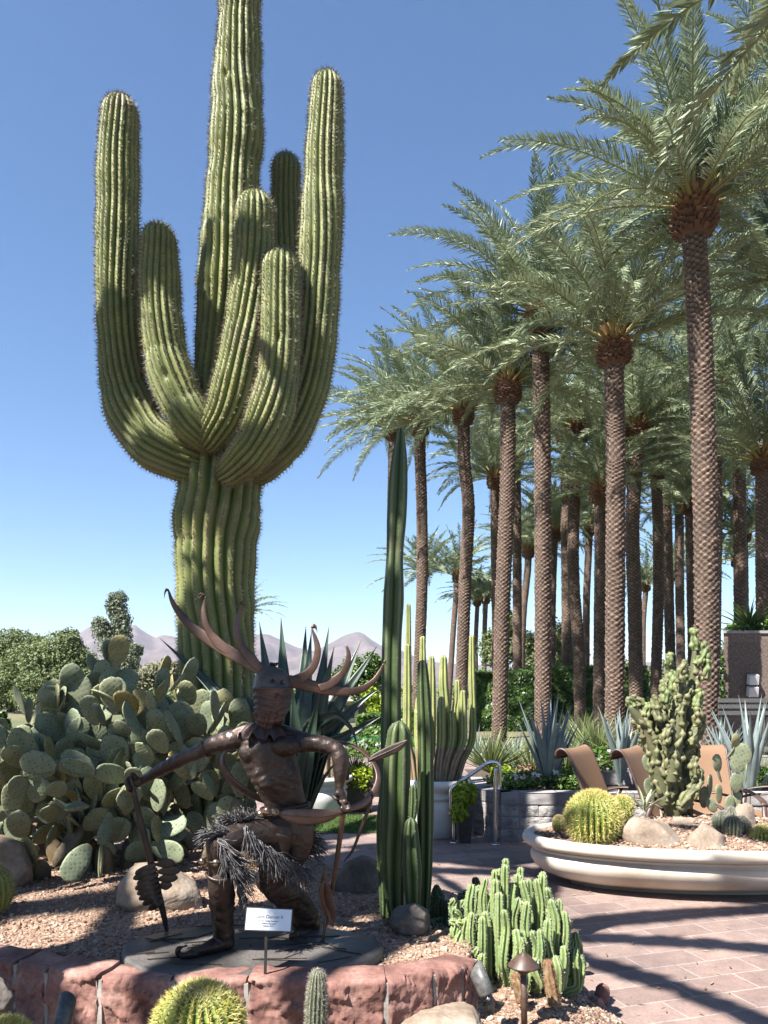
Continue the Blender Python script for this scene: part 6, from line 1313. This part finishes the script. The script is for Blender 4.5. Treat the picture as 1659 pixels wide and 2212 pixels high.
treepx('mesquite_tree',52,1405,[(1405,1470,50,60),(1350,1460,50,70),(1300,1440,40,90)],m_mesq,.105,'green tree behind the grove\'s middle trunks',14,n=2600)
# clipped ficus hedges
def hedge(u0,u1,vt,Y,n,size,label,seed,depth=1.4):
    x0,x1=XZ(u0,Y),XZ(u1,Y); zt=P(0,vt,Y)[2]; r=np.random.default_rng(seed); g=G(); L=x1-x0
    m=n; x=r.uniform(x0,x1,m); top=r.random(m)<.25; z=np.where(top,zt+r.normal(0,.05,m),r.uniform(-.1,zt,m)); q=np.stack([x,0*x,z],1)
    y=np.where(top,Y+r.uniform(0,depth,m),Y+.25*nz(q,.55,seed)+.12*nz(q,1.6,seed+1)+r.exponential(.12,m)); z=z+.16*nz(np.stack([x,y,0*x],1),.6,seed+2)*(z/zt)
    nn=np.stack([r.normal(0,.5,m),-1+0*x,r.normal(.35,.5,m)],1); nn[top]=np.stack([r.normal(0,.4,top.sum()),r.normal(-.2,.4,top.sum()),np.ones(top.sum())],1); nn/=np.linalg.norm(nn,axis=1,keepdims=True)
    a=np.cross(nn,r.normal(size=(m,3))); a/=np.linalg.norm(a,axis=1,keepdims=True); b_=np.cross(nn,a); s=(size*r.uniform(.6,1.3,m))[:,None]; p=np.stack([x,y,z],1)
    V=np.stack([p-a*s,p-b_*s*.55,p+a*s,p+b_*s*.55],1).reshape(-1,3); k=np.clip(.45+.4*nz(p,.5,seed+4)+r.normal(0,.25,m),0,1); g.add(V,np.arange(4*m).reshape(-1,4),0,np.repeat(k,4),smooth=False)
    t=thing('hedge',((x0+x1)/2,Y,0),label,'hedge'); part('foliage',g,[m_ficus],t)
    g=G(); 
    for xx in np.arange(x0+.4,x1,.9): g.add(*tube([(xx,Y+.6,-.1),(xx+.1,Y+.65,zt*.5),(xx,Y+.6,zt*.85)],[.07,.06,.03],7))
    part('stems',g,[m_tw],t)
    V,F=box((x0+.05,Y+.45,-.1),(x1-.05,Y+depth,zt-.25)); g=G(); g.add(V,F,smooth=False); part('dark_core',g,[m_core],t)
m_core=M('hedge_inside',[(.3,(.012,.022,.006)),(.7,(.03,.05,.015))],3,1.,[(12,.8,.1)])  # near-black green of the solid box filling the hedge behind its leaves
hedge(1022,1180,1452,30,9000,.10,'dark green clipped hedge behind the palm trunk by the handrail',1)
hedge(1186,1400,1445,31,11000,.10,'dark green clipped hedge behind the middle palm trunks',2)
hedge(1405,1580,1490,33,8000,.11,'lower green hedge behind the knobbly cactus',3)
hedge(770,905,1552,22,5000,.07,'low green hedge behind the green metal fence',4,.8)
# pale building and green fence glimpsed between the agave leaves
m_stucco=M('pale_stucco',[(.3,(.62,.58,.54)),(.7,(.70,.66,.62))],4,.9,[(80,.1,.004)])
m_opening=M('dark_opening',[(.3,(.05,.05,.05)),(.7,(.09,.09,.09))],4,.6)  # dark colour of the building's window boxes
t=thing('pale_building',(XZ(770,38),38,0),'low pale stucco building glimpsed between the agave and the tall column','building')
x0,x1=XZ(700,38),XZ(835,38); g=G(); V,F=box((x0,38,0),(x1,44,1.05)); g.add(V,F,smooth=False); part('wall',g,[m_stucco],t)
g=G(); V,F=box((x0-.4,37.3,1.05),(x1+.4,44.5,1.45)); g.add(V,F,smooth=False); V,F=box((x0-.2,37.5,1.45),(x1+.2,44.3,1.62)); g.add(V,F,smooth=False); part('roof',g,[m_stucco],t)
for xx in np.linspace(x0+.3,x1-.7,4):
    g=G(); V,F=box((xx,37.96,.2),(xx+.5,38.02,.85)); g.add(V,F,smooth=False); part('window',g,[m_opening],t)
m_greenmetal=M('green_painted_metal',[(.3,(.02,.17,.12)),(.7,(.04,.24,.17))],8,.4)
def fence(u0,u1,vt,vb,Y,label):
    x0,x1=XZ(u0,Y),XZ(u1,Y); zt,zb=P(0,vt,Y)[2],max(0.,P(0,vb,Y)[2]); t=thing('metal_fence',((x0+x1)/2,Y,zb),label,'fence'); g=G()
    for z in (zt,zb+.08): g.add(*bar((x0,Y,z),(x1,Y,z),.035,.035),smooth=False)
    part('rails',g,[m_greenmetal],t); g=G()
    for xx in np.arange(x0,x1,.11): g.add(*bar((xx,Y-.001,zb),(xx,Y-.001,zt-.02),.016,.016),smooth=False)
    part('pickets',g,[m_greenmetal],t)
    for xx in (x0,(x0+x1)/2,x1): g=G(); g.add(*bar((xx,Y,0),(xx,Y,zt+.06),.06,.06),smooth=False); part('post',g,[m_greenmetal],t)
fence(745,905,1596,1690,14.5,'green metal picket fence behind the lime planted pot')
lowplant('white_flowers',800,1632,14.2,.9,.35,900,31,m_green,'white flowering shrubs along the green metal fence','flowers',None,.05,14)
# stone service wall at the right, with planted roof, wall light and dark gate
m_stone,nt,b=nodes('stone_tile'); c=coord(nt); sep=nt.nodes.new('ShaderNodeSeparateXYZ'); nt.links.new(c,sep.inputs[0]); cmb=nt.nodes.new('ShaderNodeCombineXYZ'); nt.links.new(sep.outputs[0],cmb.inputs[0]); nt.links.new(sep.outputs[2],cmb.inputs[1])
br=tex(nt,'brick',1.,cmb.outputs[0]); br.inputs['Brick Width'].default_value=1.25; br.inputs['Row Height'].default_value=.62; br.inputs['Mortar Size'].default_value=.008; br.inputs['Color1'].default_value=(.17,.125,.10,1); br.inputs['Color2'].default_value=(.215,.16,.13,1); br.inputs['Mortar'].default_value=(.16,.14,.13,1)
n2=tex(nt,'noise',26,c,5); nt.links.new(mixc(nt,1.,br.outputs['Color'],ramp(nt,n2.outputs['Fac'],[(.35,(.6,.6,.6)),(.65,(1.2,1.2,1.2))]),'MULTIPLY'),b.inputs['Base Color']); b.inputs['Roughness'].default_value=.85; bump(nt,b,n2.outputs['Fac'],.4,.02)
Yw=14.2; xw=XZ(1563,Yw); zw=P(0,1368,Yw)[2]
t=thing('stone_wall',(xw+2,Yw,0),'tall grey stone clad wall at the right edge with plants on its top','wall')
g=G(); V,F=box((xw,Yw,0),(xw+5,Yw+3,zw)); V[V[:,0]<xw+.1,0]*=V[V[:,0]<xw+.1,1]/Yw*1.02; V[V[:,1]<Yw+.1,0]/=np.where(V[V[:,1]<Yw+.1,0]<xw+.5,1.02,1); g.add(V,F,smooth=False); part('wall',g,[m_stone],t)
g=G(); V,F=box((xw-.02,Yw-.03,zw),(xw+5,Yw+3,zw+.05)); V[(V[:,0]<xw+.1)&(V[:,1]>Yw+1),0]+=1.6; g.add(V,F,smooth=False); part('coping',g,[m_cap],t)
t2=thing('wall_light',(XZ(1620,Yw),Yw,P(0,1480,Yw)[2]),'small white two headed light fixed on the grey stone wall','lamp'); m_whitepl=M('white_plastic',[(.3,(.70,.70,.70)),(.7,(.78,.78,.77))],20,.4)
for v,dx in ((1468,.0),(1494,-.01)):
    c0=P(1621,v,Yw); g=G(); V,F=obox((c0[0]+dx,Yw-.10,c0[2]),[[1,0,.04],[0,.97,.25],[-.04,-.25,.97]],(.085,.06,.088)); g.add(V,F,smooth=False); part('lamp_head',g,[m_whitepl],t2)
g=G(); g.add(*bar((XZ(1626,Yw),Yw-.02,P(0,1460,Yw)[2]),(XZ(1626,Yw),Yw-.02,P(0,1516,Yw)[2]),.03,.04),smooth=False); part('bracket',g,[m_greymetal],t2)
g=G(); r=np.random.default_rng(4)
for k in range(14): leaves(g,(xw+.1+r.uniform(-.1,4.5),Yw+r.uniform(-.05,.4),zw+.08+r.uniform(0,.1)),(.3,.25,.14),130,.045,60+k)
single('roof_creeper',g,[m_ficus],(xw+2,Yw,zw+.05),'dark green creeper trailing over the top of the stone wall','plant')
g=G(); leaves(g,(xw-.08,Yw+.15,zw*.52),(.17,.35,zw*.52),1500,.045,77); single('wall_creeper',g,[m_ficus],(xw-.08,Yw+.1,0),'green creeper climbing the left end of the stone wall','plant')
g=G(); rosette(g,(XZ(1618,14.6),14.6,zw+.05),46,.75,.018,5,(15,85),.3,drop=.5); single('strap_plant',g,[m_ficus],(XZ(1618,14.6),14.6,zw+.05),'dark strap leaved plant standing on top of the stone wall','plant')
Yg=12.6; t=thing('metal_gate',(XZ(1610,Yg),Yg,0),'dark metal slatted gate frame in front of the stone wall','gate'); x0,x1=XZ(1556,Yg),XZ(1668,Yg); zt=P(0,1512,Yg)[2]
for xx in (x0,x0+.10,x1-.08,x1):
    g=G(); g.add(*bar((xx,Yg,0),(xx,Yg,zt),.055,.06),smooth=False); part('post',g,[m_darkmetal],t)
for v in (1513,1526,1540):
    g=G(); z=P(0,v,Yg)[2]; g.add(*bar((x0-.05,Yg-.034,z),(x1+.3,Yg-.034,z),.065,.03),smooth=False); part('slat',g,[m_greymetal],t)
g=G(); V,F=box((x0+.45,Yg+.2,0),(x1-.3,Yg+.24,zt-.35)); g.add(V,F,smooth=False); part('door_leaf',g,[m_darkmetal],t)
t=thing('utility_box',(XZ(1652,11.),11.,.0),'dark utility cabinet behind the agave at the right edge','cabinet'); g=G(); V,F=box((XZ(1642,11.),10.8,0),(XZ(1642,11.)+.7,11.4,P(0,1622,11.)[2])); g.add(V,F,smooth=False); part('cabinet',g,[m_darkmetal],t)
g=G(); V,F=box((XZ(1642,11.)-.02,10.78,P(0,1622,11.)[2]),(XZ(1642,11.)+.72,11.42,P(0,1622,11.)[2]+.03)); g.add(V,F,smooth=False); part('lid',g,[m_greymetal],t)
# the raised rear terrace block seen behind the first chair
blockwall('block_wall',[(2.42,9.75),(2.45,9.2),(3.0,9.2)],.62,.155,.1,'small dark grey block planter behind the first lounge chair')

# ---------------------------------------------------------------- hills
m_hill,nt,b=nodes('desert_hill'); c=coord(nt); n1=tex(nt,'noise',.006,c,6); n2=tex(nt,'noise',.03,c,6)
cc=mixc(nt,1.,ramp(nt,n1.outputs['Fac'],[(.35,(.22,.175,.165)),(.65,(.32,.26,.245))]),ramp(nt,n2.outputs['Fac'],[(.3,(.8,.8,.8)),(.7,(1.15,1.15,1.15))]),'MULTIPLY'); nt.links.new(cc,b.inputs['Base Color']); b.inputs['Roughness'].default_value=1.
RID=[(-900,1440),(-500,1420),(-200,1432),(60,1432),(120,1405),(160,1375),(195,1353),(207,1351),(232,1366),(262,1375),(280,1352),(288,1346),(305,1360),(335,1378),(350,1371),(372,1374),(420,1395),(470,1400),(520,1385),(560,1369),(580,1370),(610,1384),(640,1398),(680,1407),(712,1390),(740,1374),(768,1365),(782,1366),(800,1380),(822,1394),(845,1398),(870,1406),(900,1420),(950,1432),(1100,1440),(1300,1436),(1400,1430),(1600,1442),(2200,1448),(2800,1450)]
Yr=3200.; nu,nv=420,46; uu=np.linspace(-900,2800,nu); rz_=np.interp(uu,[q[0] for q in RID],[q[1] for q in RID]); zr=(HYP-rz_)/FPX*Yr+CAMZ
g=G(); rows=[]
for k in range(nv):
    f=k/(nv-1); Yk=Yr-900*(1-f); x=(uu-CXP)/FPX*Yk*(1+.0*(1-f)); q=np.stack([x*.004,0*x+Yk*.004,0*x],1); h=zr*f**1.25
    er=(np.abs(nz(q,1.2,51))-.35)*34+(np.abs(nz(q,3.2,52))-.3)*14+nz(q,8,53)*4; h=h+1.6*er*np.sin(np.pi*min(1,f*1.02))**.8*np.clip(zr/160,.15,1); h=np.where(f==0,-6,h)
    rows.append(np.stack([x,np.full(nu,Yk),h],1))
rows.append(np.stack([(uu-CXP)/FPX*Yr*1.1,np.full(nu,Yr+500),np.full(nu,-6.)],1)); k=len(rows); V=np.vstack(rows); i=(np.arange(k-1)[:,None]*nu+np.arange(nu-1)[None]).ravel(); g.add(V,np.stack([i,i+1,i+nu+1,i+nu],1)); struct('hills',g,[m_hill])
# far line of desert scrub at the foot of the hills
r=np.random.default_rng(9); g=G()
for k in range(70): x=r.uniform(-120,160); Yk=r.uniform(120,190); leaves(g,(x,Yk,1.2),(r.uniform(3,7),3,r.uniform(1.6,3.6)),60,.75,200+k,shell=.3)
struct('far_scrub',g,[m_mesq],'stuff')

# ---------------------------------------------------------------- real-world albedo level of every surface, for this exposure
ALB={'tan_rock':.52,'palm_leaflet':.86,'prickly_pear_skin':.80,'split_block':.92,'steel':1,'silver':.8,'bronze':.85,'hood':.8,'white':.74,'cream':.74,'stucco':.74,'haze':1,'hill':.36,'prickly_pear_skin':.8,'split_block':.92,'block_cap':.85,'sling':.52,'skin':.60,'leaf':.62,'leaflet':.86,'blade':.62,'growth':.60,'petal':.7,'spines':.72,'wool':.72,'gold':.72}
for m in list(bpy.data.materials):
    if not m.use_nodes or m.node_tree.nodes.get('Principled BSDF') is None: continue
    nt=m.node_tree; inp=nt.nodes['Principled BSDF'].inputs['Base Color']; f=.64
    for k,v in ALB.items():
        if k in m.name: f=v; break
    if f==1 or not inp.is_linked: continue
    src=inp.links[0].from_socket; dst=[l.to_socket for l in src.links if l.to_node.type in ('BSDF_PRINCIPLED','HUE_SAT')]
    out=mixc(nt,1.,src,(f,f,f),'MULTIPLY')
    for q in dst: nt.links.new(out,q)

# ---------------------------------------------------------------- haze over the far country
HAZE=1
if HAZE:
    m=bpy.data.materials.new('haze'); m.use_nodes=True; nt=m.node_tree; nt.nodes.clear(); o_=nt.nodes.new('ShaderNodeOutputMaterial'); pv=nt.nodes.new('ShaderNodeVolumePrincipled'); pv.inputs['Color'].default_value=(.70,.76,1.,1); pv.inputs['Density'].default_value=.00008; pv.inputs['Anisotropy'].default_value=.2; nt.links.new(pv.outputs[0],o_.inputs['Volume'])
    V,F=box((-7000,-80,-8),(7000,9500,330)); g=G(); g.add(V,F,smooth=False); hz=struct('haze',g,[m],'stuff')
